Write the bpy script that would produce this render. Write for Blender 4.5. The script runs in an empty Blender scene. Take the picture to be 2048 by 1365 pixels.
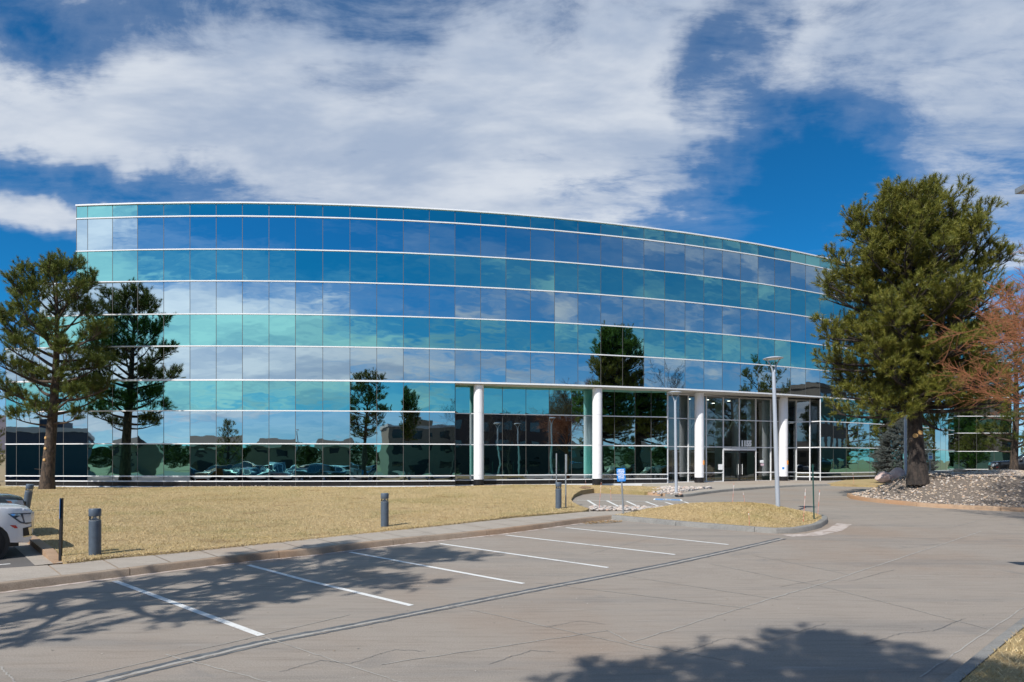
import bpy, bmesh, math, random
import numpy as np
from mathutils import Vector, Matrix

S = bpy.context.scene
COL = S.collection
R_ = math.radians
random.seed(7)

# ------------------------------------------------------------------ camera
F = 1276.0                      # focal length in pixels of the 2048 px wide photograph
HORIZON = 922.0
CAM_Z = 2.25
cam = bpy.data.cameras.new('camera'); camo = bpy.data.objects.new('camera', cam); COL.objects.link(camo)
camo.location = (0, 0, CAM_Z); camo.rotation_euler = (R_(90), 0, 0)
cam.sensor_width = 36; cam.lens = F/2048*36
cam.shift_y = (HORIZON-682.5)/2048
cam.clip_start = 0.1; cam.clip_end = 12000
S.camera = camo

# ------------------------------------------------------------------ world, sun, exposure
SUN_AZ, SUN_EL = 37.0, 47.0     # the sun stands behind the camera, to its left
W = bpy.data.worlds.new('World'); S.world = W; W.use_nodes = True

class NT:
    """small helper round a node tree"""
    def __init__(s, tree): s.t = tree; s.l = tree.links
    def n(s, typ, **kw):
        nd = s.t.nodes.new(typ)
        ins = kw.pop('ins', {})
        for k, v in kw.items(): setattr(nd, k, v)
        for k, v in ins.items():
            sock = nd.inputs[k]
            if isinstance(v, bpy.types.NodeSocket): s.l.new(v, sock)
            else: sock.default_value = v
        return nd
    def math(s, op, a, b=0.0, c=None, clamp=False):
        ins = {0: a, 1: b}
        if c is not None: ins[2] = c
        return s.n('ShaderNodeMath', operation=op, use_clamp=clamp, ins=ins).outputs[0]
    def vmath(s, op, a, b=(0, 0, 0), out=0):
        return s.n('ShaderNodeVectorMath', operation=op, ins={0: a, 1: b}).outputs[out]
    def mix(s, f, a, b, mode='MIX'):
        nd = s.n('ShaderNodeMix', data_type='RGBA', blend_type=mode)
        for k, v in ((0, f), (6, a), (7, b)):
            if isinstance(v, bpy.types.NodeSocket): s.l.new(v, nd.inputs[k])
            else: nd.inputs[k].default_value = v if not isinstance(v, tuple) or len(v) == 4 else (*v, 1)
        return nd.outputs[2]
    def noise(s, vec, scale, detail=5, rough=.55, dist=0.0, dim='3D', w=None):
        nd = s.n('ShaderNodeTexNoise', noise_dimensions=dim, ins={'Scale': scale, 'Detail': detail, 'Roughness': rough, 'Distortion': dist})
        if vec is not None: s.l.new(vec, nd.inputs['Vector'])
        if w is not None: s.l.new(w, nd.inputs['W'])
        return nd.outputs[0]
    def ramp(s, f, lo, hi, smooth=True, a=0.0, b=1.0):
        nd = s.n('ShaderNodeMapRange', interpolation_type='SMOOTHSTEP' if smooth else 'LINEAR')
        s.l.new(f, nd.inputs[0]); nd.inputs[1].default_value = lo; nd.inputs[2].default_value = hi
        nd.inputs[3].default_value = a; nd.inputs[4].default_value = b
        return nd.outputs[0]

def build_world():
    w = NT(W.node_tree); W.node_tree.nodes.clear()
    tc = w.n('ShaderNodeTexCoord').outputs['Generated']
    sky = w.n('ShaderNodeTexSky', sky_type='NISHITA')
    sky.sun_disc = False; sky.sun_elevation = R_(SUN_EL); sky.sun_rotation = R_(180+SUN_AZ)
    sky.altitude = 1900; sky.air_density = 1.0; sky.dust_density = 0.25; sky.ozone_density = 3.0
    deep = w.mix(1.0, sky.outputs[0], (.12, .98, 1.45, 1), 'MULTIPLY')      # thin, dry high altitude air
    bg1 = w.n('ShaderNodeBackground', ins={'Color': deep, 'Strength': .078})
    sep = w.n('ShaderNodeSeparateXYZ', ins={0: tc})
    z = w.math('MAXIMUM', sep.outputs[2], 0.0)
    zz = w.math('ADD', z, .16)
    px = w.math('DIVIDE', sep.outputs[0], zz); py = w.math('DIVIDE', sep.outputs[1], zz)
    p = w.n('ShaderNodeCombineXYZ', ins={0: px, 1: py, 2: 0.0}).outputs[0]
    # streaks run from the left front to the right
    mp = w.n('ShaderNodeMapping', ins={'Vector': p, 'Rotation': (0, 0, R_(18)), 'Scale': (.62, 1.25, 1)}).outputs[0]
    big = w.noise(mp, 1.15, 9, .60, .45)
    fine = w.noise(mp, 4.6, 8, .68, .45)
    wob = w.n('ShaderNodeTexNoise', noise_dimensions='3D', ins={'Vector': tc, 'Scale': 5.0, 'Detail': 5.0, 'Roughness': .6}).outputs['Color']
    wv = w.vmath('MULTIPLY', w.vmath('SUBTRACT', wob, (.5, .5, .5)), (.22, .22, .16))
    dirw = w.vmath('ADD', tc, wv)
    def blob(px_, py_, sx, sy, amp, tilt=0):
        d = Vector(((px_-1024)/F, 1, (HORIZON-py_)/F)).normalized()
        q = w.n('ShaderNodeMapping', vector_type='POINT', ins={'Vector': w.vmath('SUBTRACT', dirw, tuple(d)), 'Rotation': (0, R_(tilt), 0)}).outputs[0]
        q = w.vmath('MULTIPLY', q, (1/sx, .5, 1/sy))
        return w.ramp(w.vmath('LENGTH', q, out=1), 1.0, 0.0, True, 0, amp)
    front = w.ramp(sep.outputs[1], -.05, .35, True, 0, 1)
    bias = None
    for b in CLOUD_BLOBS:
        v = blob(*b); bias = v if bias is None else w.math('ADD', bias, v)
    bias = w.math('MULTIPLY', bias, front)
    # the sky behind the camera (seen in the glass): a bright bank in the south-west, broken cloud low down
    back = w.ramp(sep.outputs[1], .15, -.2, True, 0, 1)
    bb = None
    for d, sx, sy, amp in BACK_BLOBS:
        d = Vector(d).normalized()
        q = w.vmath('MULTIPLY', w.vmath('SUBTRACT', dirw, tuple(d)), (1/sx, 1/sx, 1/sy))
        v = w.ramp(w.vmath('LENGTH', q, out=1), 1.0, 0.0, True, 0, amp); bb = v if bb is None else w.math('ADD', bb, v)
    bias = w.math('ADD', bias, w.math('MULTIPLY', back, bb))
    dens = w.math('ADD', w.math('ADD', big, w.math('MULTIPLY', w.math('SUBTRACT', fine, .5), .70)), w.math('ADD', bias, w.math('MULTIPLY', w.math('SUBTRACT', w.noise(mp, 15.0, 5, .62, .4), .5), .22)))
    cover = w.ramp(dens, .42, .80)
    veil = w.ramp(dens, .26, .60, True, 0, .20)
    cover = w.math('MULTIPLY', w.math('MAXIMUM', cover, veil), .95)
    low = w.ramp(z, 0.0, .20, True, .62, 0)
    cover = w.math('MAXIMUM', cover, low)
    shade = w.ramp(w.math('ADD', w.noise(mp, 2.1, 5, .6, .2), w.math('MULTIPLY', fine, .25)), .48, .78)
    cc = w.mix(shade, (.90, .96, 1.05, 1), (.50, .61, .80, 1))
    # cloud scatters forward: brighter round the sun
    sv = (-math.sin(R_(SUN_AZ))*math.cos(R_(SUN_EL)), -math.cos(R_(SUN_AZ))*math.cos(R_(SUN_EL)), math.sin(R_(SUN_EL)))
    glow = w.ramp(w.vmath('DOT_PRODUCT', tc, sv, out=1), .55, .97, True, 0, 1.15)
    bg2 = w.n('ShaderNodeBackground', ins={'Color': cc, 'Strength': w.math('MULTIPLY', w.math('ADD', glow, 1.0), .76)})
    mx = w.n('ShaderNodeMixShader', ins={0: cover, 1: bg1.outputs[0], 2: bg2.outputs[0]})
    out = w.n('ShaderNodeOutputWorld', ins={0: mx.outputs[0]})
# (photo x, photo y of the direction, half width, half height, amount)
CLOUD_BLOBS = [
    (560, 200, .66, .26, .30, 8), (1050, 330, .52, .17, .26, 18), (200, 250, .42, .14, .20, 0), (1250, 150, .34, .18, .14, 0),
    (1980, 250, .26, .26, .13, 0), (1760, 90, .30, .12, .12, 0), (620, 0, .42, .07, -.16, 4), (90, 440, .16, .032, .28, 14), (1640, 190, .10, .05, .16, -20),
    (1580, 335, .145, .165, -.46, -12), (1440, 110, .085, .10, -.34, 0), (1330, 420, .18, .05, .20, 10), (330, 392, .34, .042, -.22, 4), (60, 545, .22, .075, -.50, 0),
    (30, 20, .12, .06, -.34, 0), (1690, 480, .16, .07, -.16, 0), (60, 365, .2, .04, -.16, 0),
]
# (direction, half width, half height, amount)
BACK_BLOBS = [((-.76, -.63, .31), .29, .34, .74), ((-.62, -.78, .14), .62, .15, .42), ((-.25, -.96, .16), .48, .11, .36), ((.14, -.97, .16), .34, .10, .20), ((.6, -.8, .20), .6, .22, .05), ((-.22, -.91, .37), .50, .13, -.40), ((.35, -.9, .38), .50, .12, -.22), ((.85, -.5, .3), .6, .3, .04)]
build_world()

def sun_dir():
    a, e = R_(SUN_AZ), R_(SUN_EL)
    return Vector((math.sin(a)*math.cos(e), math.cos(a)*math.cos(e), -math.sin(e)))
sl = bpy.data.lights.new('sun', 'SUN'); sl.energy = 5.0; sl.angle = R_(.53); sl.color = (1, .955, .88)
so = bpy.data.objects.new('sun', sl); COL.objects.link(so); so.location = (-30, -45, 60)
so.rotation_euler = sun_dir().to_track_quat('-Z', 'Y').to_euler()
S.view_settings.view_transform = 'Standard'; S.view_settings.look = 'None'
S.view_settings.exposure = 0.06; S.view_settings.gamma = 1
S.render.engine = 'CYCLES'
S.cycles.max_bounces = 8; S.cycles.transparent_max_bounces = 12

# ------------------------------------------------------------------ materials
MATS = {}
def lin(r, g, b):
    f = lambda c: (c/255/12.92) if c/255 <= .04045 else ((c/255+.055)/1.055)**2.4
    return (f(r), f(g), f(b), 1)
def mat(name, col, rough=.6, metal=0.0, var=None, bump=None, spec=.5, coat=0.0, trans=None, emit=None, coord='Object'):
    """var: list of (scale, colour, lo, hi, amount, stretch); bump: list of (scale, distance)"""
    if name in MATS: return MATS[name]
    m = bpy.data.materials.new(name); m.use_nodes = True; m.node_tree.nodes.clear()
    k = NT(m.node_tree)
    tc = k.n('ShaderNodeTexCoord').outputs[coord]
    c = (*col[:3], 1)
    for v in (var or []):
        sc, vc, lo, hi, amt = v[:5]; st = v[5] if len(v) > 5 else (1, 1, 1)
        q = k.vmath('MULTIPLY', tc, st)
        f = k.ramp(k.noise(q, sc, 6, .6, .2), lo, hi, True, 0, amt)
        c = k.mix(f, c, (*vc[:3], 1))
    b = k.n('ShaderNodeBsdfPrincipled', ins={'Roughness': rough, 'Metallic': metal, 'Specular IOR Level': spec, 'Coat Weight': coat})
    if isinstance(c, tuple): b.inputs['Base Color'].default_value = c
    else: k.l.new(c, b.inputs['Base Color'])
    if emit: b.inputs['Emission Color'].default_value = (*emit[:3], 1); b.inputs['Emission Strength'].default_value = emit[3]
    if bump:
        nrm = None
        for sc, d in bump:
            ins = {'Height': k.noise(tc, sc, 4, .6), 'Distance': d, 'Strength': 1.0}
            if nrm is not None: ins['Normal'] = nrm
            nrm = k.n('ShaderNodeBump', ins=ins).outputs[0]
        k.l.new(nrm, b.inputs['Normal'])
    sh = b.outputs[0]
    k.n('ShaderNodeOutputMaterial', ins={0: sh})
    MATS[name] = m
    return m

def glass_mirror(name, tint, wave, pillow, diff=None):
    """solar control glass: a tinted mirror whose panes are slightly out of true"""
    m = bpy.data.materials.new(name); m.use_nodes = True; m.node_tree.nodes.clear(); k = NT(m.node_tree)
    tc = k.n('ShaderNodeTexCoord'); rnd = k.n('ShaderNodeNewGeometry').outputs['Random Per Island']
    uv = k.n('ShaderNodeSeparateXYZ', ins={0: tc.outputs['UV']})
    u, v = uv.outputs[0], uv.outputs[1]
    pu = k.math('MULTIPLY', u, k.math('SUBTRACT', 1.0, u)); pv = k.math('MULTIPLY', v, k.math('SUBTRACT', 1.0, v))
    pil = k.math('MULTIPLY', k.math('MULTIPLY', pu, pv), 16.0)
    amp = k.math('ADD', k.math('MULTIPLY', rnd, 1.1), .25)
    h1 = k.math('MULTIPLY', k.math('MULTIPLY', pil, amp), -pillow)
    w4 = k.math('MULTIPLY', rnd, 60.0)
    n1 = k.noise(k.vmath('MULTIPLY', tc.outputs['Object'], (.55, .55, 1.15)), 1.0, 2, .4, 0, '4D', w4)
    h = k.math('ADD', h1, k.math('MULTIPLY', n1, wave))
    # panes are also set a hair off plumb
    tilt = k.math('MULTIPLY', k.math('MULTIPLY', k.math('SUBTRACT', k.math('FRACT', k.math('MULTIPLY', rnd, 37.7)), .5), u), .006)
    h = k.math('ADD', h, tilt)
    bp = k.n('ShaderNodeBump', ins={'Height': h, 'Distance': 1.0, 'Strength': 1.0}).outputs[0]
    tv = k.mix(k.math('MULTIPLY', rnd, .16), (*tint, 1), (tint[0]*.72, tint[1]*.78, tint[2]*.82, 1))
    b = k.n('ShaderNodeBsdfPrincipled', ins={'Base Color': tv, 'Metallic': 1.0, 'Roughness': .012, 'Normal': bp})
    k.n('ShaderNodeOutputMaterial', ins={0: b.outputs[0]})
    MATS[name] = m; return m
def glass_clear(name, tint, refl=.22):
    m = bpy.data.materials.new(name); m.use_nodes = True; m.node_tree.nodes.clear(); k = NT(m.node_tree)
    fr = k.n('ShaderNodeFresnel', ins={'IOR': 1.5}).outputs[0]
    f = k.math('ADD', fr, refl, clamp=True)
    t = k.n('ShaderNodeBsdfTransparent', ins={'Color': (*tint, 1)}); g = k.n('ShaderNodeBsdfGlossy', ins={'Color': (.85, .92, .95, 1), 'Roughness': .015})
    mx = k.n('ShaderNodeMixShader', ins={0: f, 1: t.outputs[0], 2: g.outputs[0]})
    k.n('ShaderNodeOutputMaterial', ins={0: mx.outputs[0]}); MATS[name] = m; return m
def needle_mat(name, c1, c2, c3):
    m = bpy.data.materials.new(name); m.use_nodes = True; m.node_tree.nodes.clear(); k = NT(m.node_tree)
    at = k.n('ShaderNodeAttribute', attribute_name='tone').outputs['Fac']
    rnd = k.n('ShaderNodeNewGeometry').outputs['Random Per Island']
    c = k.mix(at, (*c1, 1), (*c2, 1)); c = k.mix(k.ramp(rnd, .55, 1.0, False, 0, .55), c, (*c3, 1))
    b = k.n('ShaderNodeBsdfPrincipled', ins={'Base Color': c, 'Roughness': .5, 'Specular IOR Level': .35})
    tr = k.n('ShaderNodeBsdfTranslucent', ins={'Color': c})
    mx = k.n('ShaderNodeMixShader', ins={0: .30, 1: b.outputs[0], 2: tr.outputs[0]})
    k.n('ShaderNodeOutputMaterial', ins={0: mx.outputs[0]}); MATS[name] = m; return m
def island_mat(name, cols, rough=.75, bump=None, patch=None):
    """colour picked per loose piece (stones, slabs, blades)"""
    m = bpy.data.materials.new(name); m.use_nodes = True; m.node_tree.nodes.clear(); k = NT(m.node_tree)
    rnd = k.n('ShaderNodeNewGeometry').outputs['Random Per Island']
    cr = k.n('ShaderNodeValToRGB', ins={0: rnd}); cr.color_ramp.interpolation = 'LINEAR'
    el = cr.color_ramp.elements
    while len(el) < len(cols): el.new(.5)
    for i, c in enumerate(cols): el[i].position = i/(len(cols)-1); el[i].color = (*c, 1)
    tc = k.n('ShaderNodeTexCoord').outputs['Object']
    c = k.mix(k.ramp(k.noise(tc, 9.0, 5, .65), .3, .75, True, 0, .5), cr.outputs[0], k.mix(1.0, cr.outputs[0], (.62, .58, .55, 1), 'MULTIPLY'))
    for (sc, mul, lo, hi, amt) in (patch or []): c = k.mix(k.ramp(k.noise(tc, sc, 5, .6, .3), lo, hi, True, 0, amt), c, k.mix(1.0, c, (*mul, 1), 'MULTIPLY'))
    b = k.n('ShaderNodeBsdfPrincipled', ins={'Base Color': c, 'Roughness': rough, 'Specular IOR Level': .3})
    if bump:
        b_ = k.n('ShaderNodeBump', ins={'Height': k.noise(tc, bump[0], 4, .6), 'Distance': bump[1]}); k.l.new(b_.outputs[0], b.inputs['Normal'])
    k.n('ShaderNodeOutputMaterial', ins={0: b.outputs[0]}); MATS[name] = m; return m

M_NEU = glass_mirror('neutral_reflective_glass', (.47, .565, .59), .0030, .0012)
M_TEAL = glass_mirror('teal_reflective_glass', (.235, .545, .505), .0050, .0026)
M_DARKGL = glass_mirror('dark_reflective_glass', (.34, .40, .45), .0020, .0012)
M_CLEAR = glass_clear('clear_lobby_glass', (.66, .77, .74), .15)
M_LENS = glass_clear('clear_lens', (.9, .92, .95), .05)
M_WHITE = mat('white_painted_aluminium', (.82, .83, .85), .38, 0, [(3, (.74, .75, .76), .45, .8, .3)])
M_WHITE2 = mat('white_column_cladding', (.86, .86, .88), .42, 0, [(1.5, (.80, .80, .81), .4, .8, .3)])
M_SOFF = mat('soffit_panel', (.62, .61, .58), .6, 0, [(.8, (.5, .5, .48), .4, .7, .5)])
M_JOINT = mat('bronze_joint', (.10, .095, .09), .5)
M_FRAME = mat('silver_window_frame', (.78, .79, .80), .4, 0)
M_GRAN = mat('black_granite', (.018, .018, .02), .22, 0, [(30, (.04, .04, .045), .5, .7, .6)])
M_CORE = mat('dark_core', (.03, .035, .04), .8)
M_ROOF = mat('roof_membrane', (.45, .45, .44), .9, 0, [(.5, (.33, .33, .32), .4, .7, .6)])
M_INT = mat('lobby_wall', (.16, .15, .13), .7, 0, [(1.2, (.10, .09, .08), .4, .7, .7)])
M_INTF = mat('lobby_floor', (.25, .23, .2), .25)
M_INTC = mat('lobby_ceiling', (.42, .42, .41), .8)
M_GLOW = mat('downlight', (.8, .8, .75), .4, emit=(1, .93, .8, 6))
M_FIN = mat('pale_teal_fin', (.66, .86, .82), .35)
M_BLK = mat('black_metal', (.015, .016, .018), .4)
M_GREYP = mat('grey_galvanised_post', (.33, .36, .39), .45, .5, [(6, (.22, .24, .26), .4, .7, .6)])
M_LAMP = mat('silver_grey_lamp_paint', (.42, .46, .52), .42, .15, [(2, (.36, .39, .44), .4, .7, .5)])
M_LAMPU = mat('lamp_underside', (.62, .63, .62), .5)
M_BOLL = mat('slate_blue_powder_coat', (.085, .115, .155), .42, 0, [(9, (.06, .075, .1), .4, .7, .6)], [(60, .001)])
M_BLUE = mat('blue_sign_face', (.005, .20, .62), .35)
M_SIGNW = mat('white_sign_print', (.85, .87, .88), .45)
M_SIGNG = mat('pale_green_sign_face', (.62, .76, .66), .45)
M_SIGNP = mat('pink_sign_face', (.62, .45, .52), .5)
M_PURP = mat('purple_print', (.16, .08, .22), .5)
M_GREEN = mat('dark_green_post', (.008, .06, .05), .45)
M_ORANGE = mat('orange_plaque', (.55, .2, .01), .5)
M_STAKE = mat('faded_orange_stake', (.75, .20, .12), .5, 0, [(3.2, (.82, .74, .70), .46, .56, .85, (.01, .01, 1))])
M_RUST = mat('tan_cut_wood', (.55, .33, .13), .8)
M_BARK = mat('pine_bark', (.095, .066, .046), .92, 0, [(9, (.028, .022, .019), .42, .6, .85, (1, 1, .3)), (1.6, (.16, .10, .06), .5, .75, .6)], [(9, .05), (28, .02)])
M_BARK2 = mat('dark_pine_bark', (.055, .042, .035), .92, 0, [(9, (.02, .017, .016), .42, .6, .85, (1, 1, .3)), (2.4, (.20, .12, .06), .60, .72, .6, (1, 1, .35))], [(9, .05), (28, .02)])
M_TWIG = mat('grey_brown_bark', (.085, .066, .055), .9, 0, [(7, (.05, .04, .035), .4, .6, .7)], [(20, .01)])
M_RTWIG = mat('russet_twig_bark', (.27, .10, .042), .8, 0, [(2, (.17, .07, .035), .4, .7, .7)])
M_RBUSH = mat('russet_bush_twig', (.24, .085, .025), .8, 0, [(5, (.13, .05, .02), .4, .7, .7)])
M_NEED = needle_mat('pine_needles', (.090, .115, .018), (.255, .255, .042), (.33, .25, .06))
M_NEED2 = needle_mat('pine_needles_cool', (.062, .100, .020), (.175, .210, .038), (.24, .20, .05))
M_SPRU = needle_mat('blue_spruce_needles', (.085, .112, .112), (.18, .205, .195), (.21, .165, .10))
M_HEDGE = needle_mat('hedge_leaves', (.03, .05, .012), (.07, .09, .02), (.10, .10, .03))

def concrete(name, base, red, dark, pale, red_lo=.5, joint=False):
    m = bpy.data.materials.new(name); m.use_nodes = True; m.node_tree.nodes.clear(); k = NT(m.node_tree)
    tc = k.n('ShaderNodeTexCoord').outputs['Object']
    c = (*base, 1)
    c = k.mix(k.ramp(k.noise(tc, .16, 6, .6, .3), red_lo, red_lo+.22, True, 0, .75), c, (*red, 1))
    rot = k.n('ShaderNodeMapping', ins={'Vector': tc, 'Rotation': (0, 0, R_(-44)), 'Scale': (.18, 1.6, 1)}).outputs[0]
    c = k.mix(k.ramp(k.noise(rot, .7, 7, .62, .2), .48, .74, True, 0, .55), c, (*dark, 1))
    c = k.mix(k.ramp(k.noise(tc, 1.4, 8, .7, .4), .60, .78, True, 0, .55), c, (*pale, 1))
    c = k.mix(k.ramp(k.noise(tc, .55, 6, .65, .8), .58, .7, True, 0, .5), c, (*dark, 1))
    # speckle: sand grains, grit and chips
    sp = k.noise(tc, 55, 3, .7)
    c = k.mix(k.ramp(sp, .35, .7, True, .0, .55), c, k.mix(1.0, c, (.55, .53, .5, 1), 'MULTIPLY'))
    c = k.mix(k.ramp(k.noise(rot, 5.5, 6, .7), .45, .72, True, .0, .5), c, k.mix(1.0, c, (.66, .63, .6, 1), 'MULTIPLY'))
    c = k.mix(k.ramp(k.noise(rot, 2.3, 6, .7, .3), .60, .74, True, .0, .45), c, (*pale, 1))
    vo = k.n('ShaderNodeTexVoronoi', ins={'Vector': tc, 'Scale': 3.1}).outputs['Distance']
    c = k.mix(k.ramp(vo, .045, .02, True, 0, .6), c, (*pale, 1))
    b = k.n('ShaderNodeBsdfPrincipled', ins={'Base Color': c, 'Roughness': .82, 'Specular IOR Level': .25})
    bp = k.n('ShaderNodeBump', ins={'Height': k.noise(tc, 40, 5, .7), 'Distance': .004}); k.l.new(bp.outputs[0], b.inputs['Normal'])
    k.n('ShaderNodeOutputMaterial', ins={0: b.outputs[0]}); MATS[name] = m; return m
M_LOT = concrete('worn_concrete', (.318, .280, .242), (.30, .235, .185), (.20, .193, .185), (.39, .365, .335), .46)
M_WALK = concrete('sidewalk_concrete', (.40, .355, .305), (.38, .27, .19), (.30, .27, .24), (.48, .44, .39), .50)
M_KERB = concrete('kerb_concrete', (.36, .29, .225), (.36, .22, .13), (.20, .16, .125), (.46, .40, .34), .42)
M_KERBR = concrete('red_kerb_concrete', (.44, .31, .21), (.42, .23, .12), (.30, .22, .16), (.52, .42, .33), .40)
M_KERBG = concrete('grey_kerb_concrete', (.27, .265, .25), (.28, .23, .19), (.14, .145, .15), (.40, .38, .35), .55)
M_ASPH = mat('old_asphalt', (.10, .094, .09), .9, 0, [(1.0, (.15, .135, .125), .4, .7, .6), (60, (.22, .2, .18), .6, .75, .7)], [(70, .006)])
M_GROUND = mat('dry_ground', (.26, .20, .11), .95, 0, [(.06, (.19, .17, .08), .45, .65, .8), (2.5, (.34, .26, .15), .4, .7, .6)], [(9, .05)])
M_LAWN = mat('dormant_lawn', (.42, .305, .155), .95, 0, [(.12, (.26, .205, .085), .48, .62, .6), (.35, (.25, .215, .075), .48, .66, .8), (.9, (.25, .17, .08), .58, .7, .7), (1.3, (.44, .32, .15), .45, .72, .7), (9, (.27, .19, .075), .48, .7, .6, (1, 2.6, 1)), (38, (.52, .41, .22), .5, .7, .6)], [(14, .05), (55, .02)])
M_GRAVB = mat('gravel_bed', (.21, .17, .14), .95, 0, [(22, (.08, .07, .06), .42, .6, .9)], [(25, .03)])
M_GRAV = island_mat('gravel_stones', [(.54, .43, .32), (.27, .25, .25), (.64, .57, .48), (.45, .29, .18), (.70, .65, .60), (.36, .33, .32), (.58, .46, .33), (.40, .34, .31), (.66, .48, .31)], .7)
M_COBB = island_mat('pale_cobbles', [(.55, .47, .40), (.38, .37, .37), (.64, .58, .52), (.50, .36, .28), (.30, .29, .29), (.60, .52, .46)], .65)
M_BLADE = island_mat('straw_blades', [(.52, .38, .19), (.66, .51, .28), (.42, .33, .15), (.72, .58, .35), (.54, .40, .21), (.34, .27, .12)], .8, None, [(.22, (.80, .80, .62), .50, .66, .75), (.9, (.62, .55, .50), .56, .70, .7), (2.6, (1.18, 1.15, 1.15), .52, .68, .8), (.45, (.80, .70, .55), .55, .68, .6)])
M_PINKR = mat('pink_granite_boulder', (.58, .42, .38), .8, 0, [(4, (.50, .22, .22), .55, .7, .6), (2, (.66, .56, .52), .4, .6, .6)], [(7, .04)])
M_TANR = mat('tan_boulder', (.48, .33, .22), .85, 0, [(3, (.36, .22, .14), .45, .7, .6)], [(7, .04)])
M_MULCH = mat('bark_mulch', (.22, .12, .07), .95, 0, [(20, (.33, .20, .12), .45, .65, .8)], [(28, .05)])
M_PAINT = mat('worn_white_paint', (.66, .66, .64), .75, 0, [(3, (.34, .32, .30), .56, .7, .7), (22, (.40, .38, .36), .55, .68, .6)])
M_PAINTB = mat('worn_blue_paint', (.10, .25, .50), .75, 0, [(6, (.28, .33, .40), .5, .68, .7)])
M_SEAM = mat('pale_joint_filler', (.34, .32, .29), .85, 0, [(5, (.26, .24, .22), .5, .62, .95)])
M_TAR = mat('tar_seal', (.085, .09, .10), .6, 0, [(3, (.17, .17, .17), .45, .7, .7)])
M_EFFL = mat('mineral_crust', (.46, .40, .36), .9, 0, [(4, (.28, .22, .18), .45, .62, .95)])
M_HILL = mat('dry_hills', (.13, .11, .075), 1, 0, [(.01, (.06, .07, .045), .45, .6, .9)])
M_MTN = mat('hazy_forested_mountain', (.06, .055, .075), 1, 0, [(.002, (.10, .085, .09), .45, .65, .7)])  # purple of distance haze is put into the forest colour

# ------------------------------------------------------------------ object helpers
def tag(o, label=None, cat=None, group=None, kind=None):
    if label: o['label'] = label
    if cat: o['category'] = cat
    if group: o['group'] = group
    if kind: o['kind'] = kind
    return o
def empty(name, loc, label=None, cat=None, group=None, rz=0.0):
    o = bpy.data.objects.new(name, None); COL.objects.link(o)
    o.location = loc; o.rotation_euler = (0, 0, rz); o.empty_display_size = .3
    return tag(o, label, cat, group)
def finish(me, smooth=None):
    if smooth is not None:
        me.polygons.foreach_set('use_smooth', [True]*len(me.polygons))
        if smooth < 180: me.set_sharp_from_angle(angle=R_(smooth))
    me.update()
def link(name, me, mats, parent=None, world=False):
    for m in (mats if isinstance(mats, (list, tuple)) else [mats]): me.materials.append(m)
    o = bpy.data.objects.new(name, me); COL.objects.link(o)
    if parent is not None:
        o.parent = parent
        if world: o.location = -Vector(parent.location)
    return o
def copy_tree(o, parent=None):
    c = o.copy(); COL.objects.link(c)
    if parent is not None: c.parent = parent
    for ch in [x for x in o.children]: copy_tree(ch, c)
    return c

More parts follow.
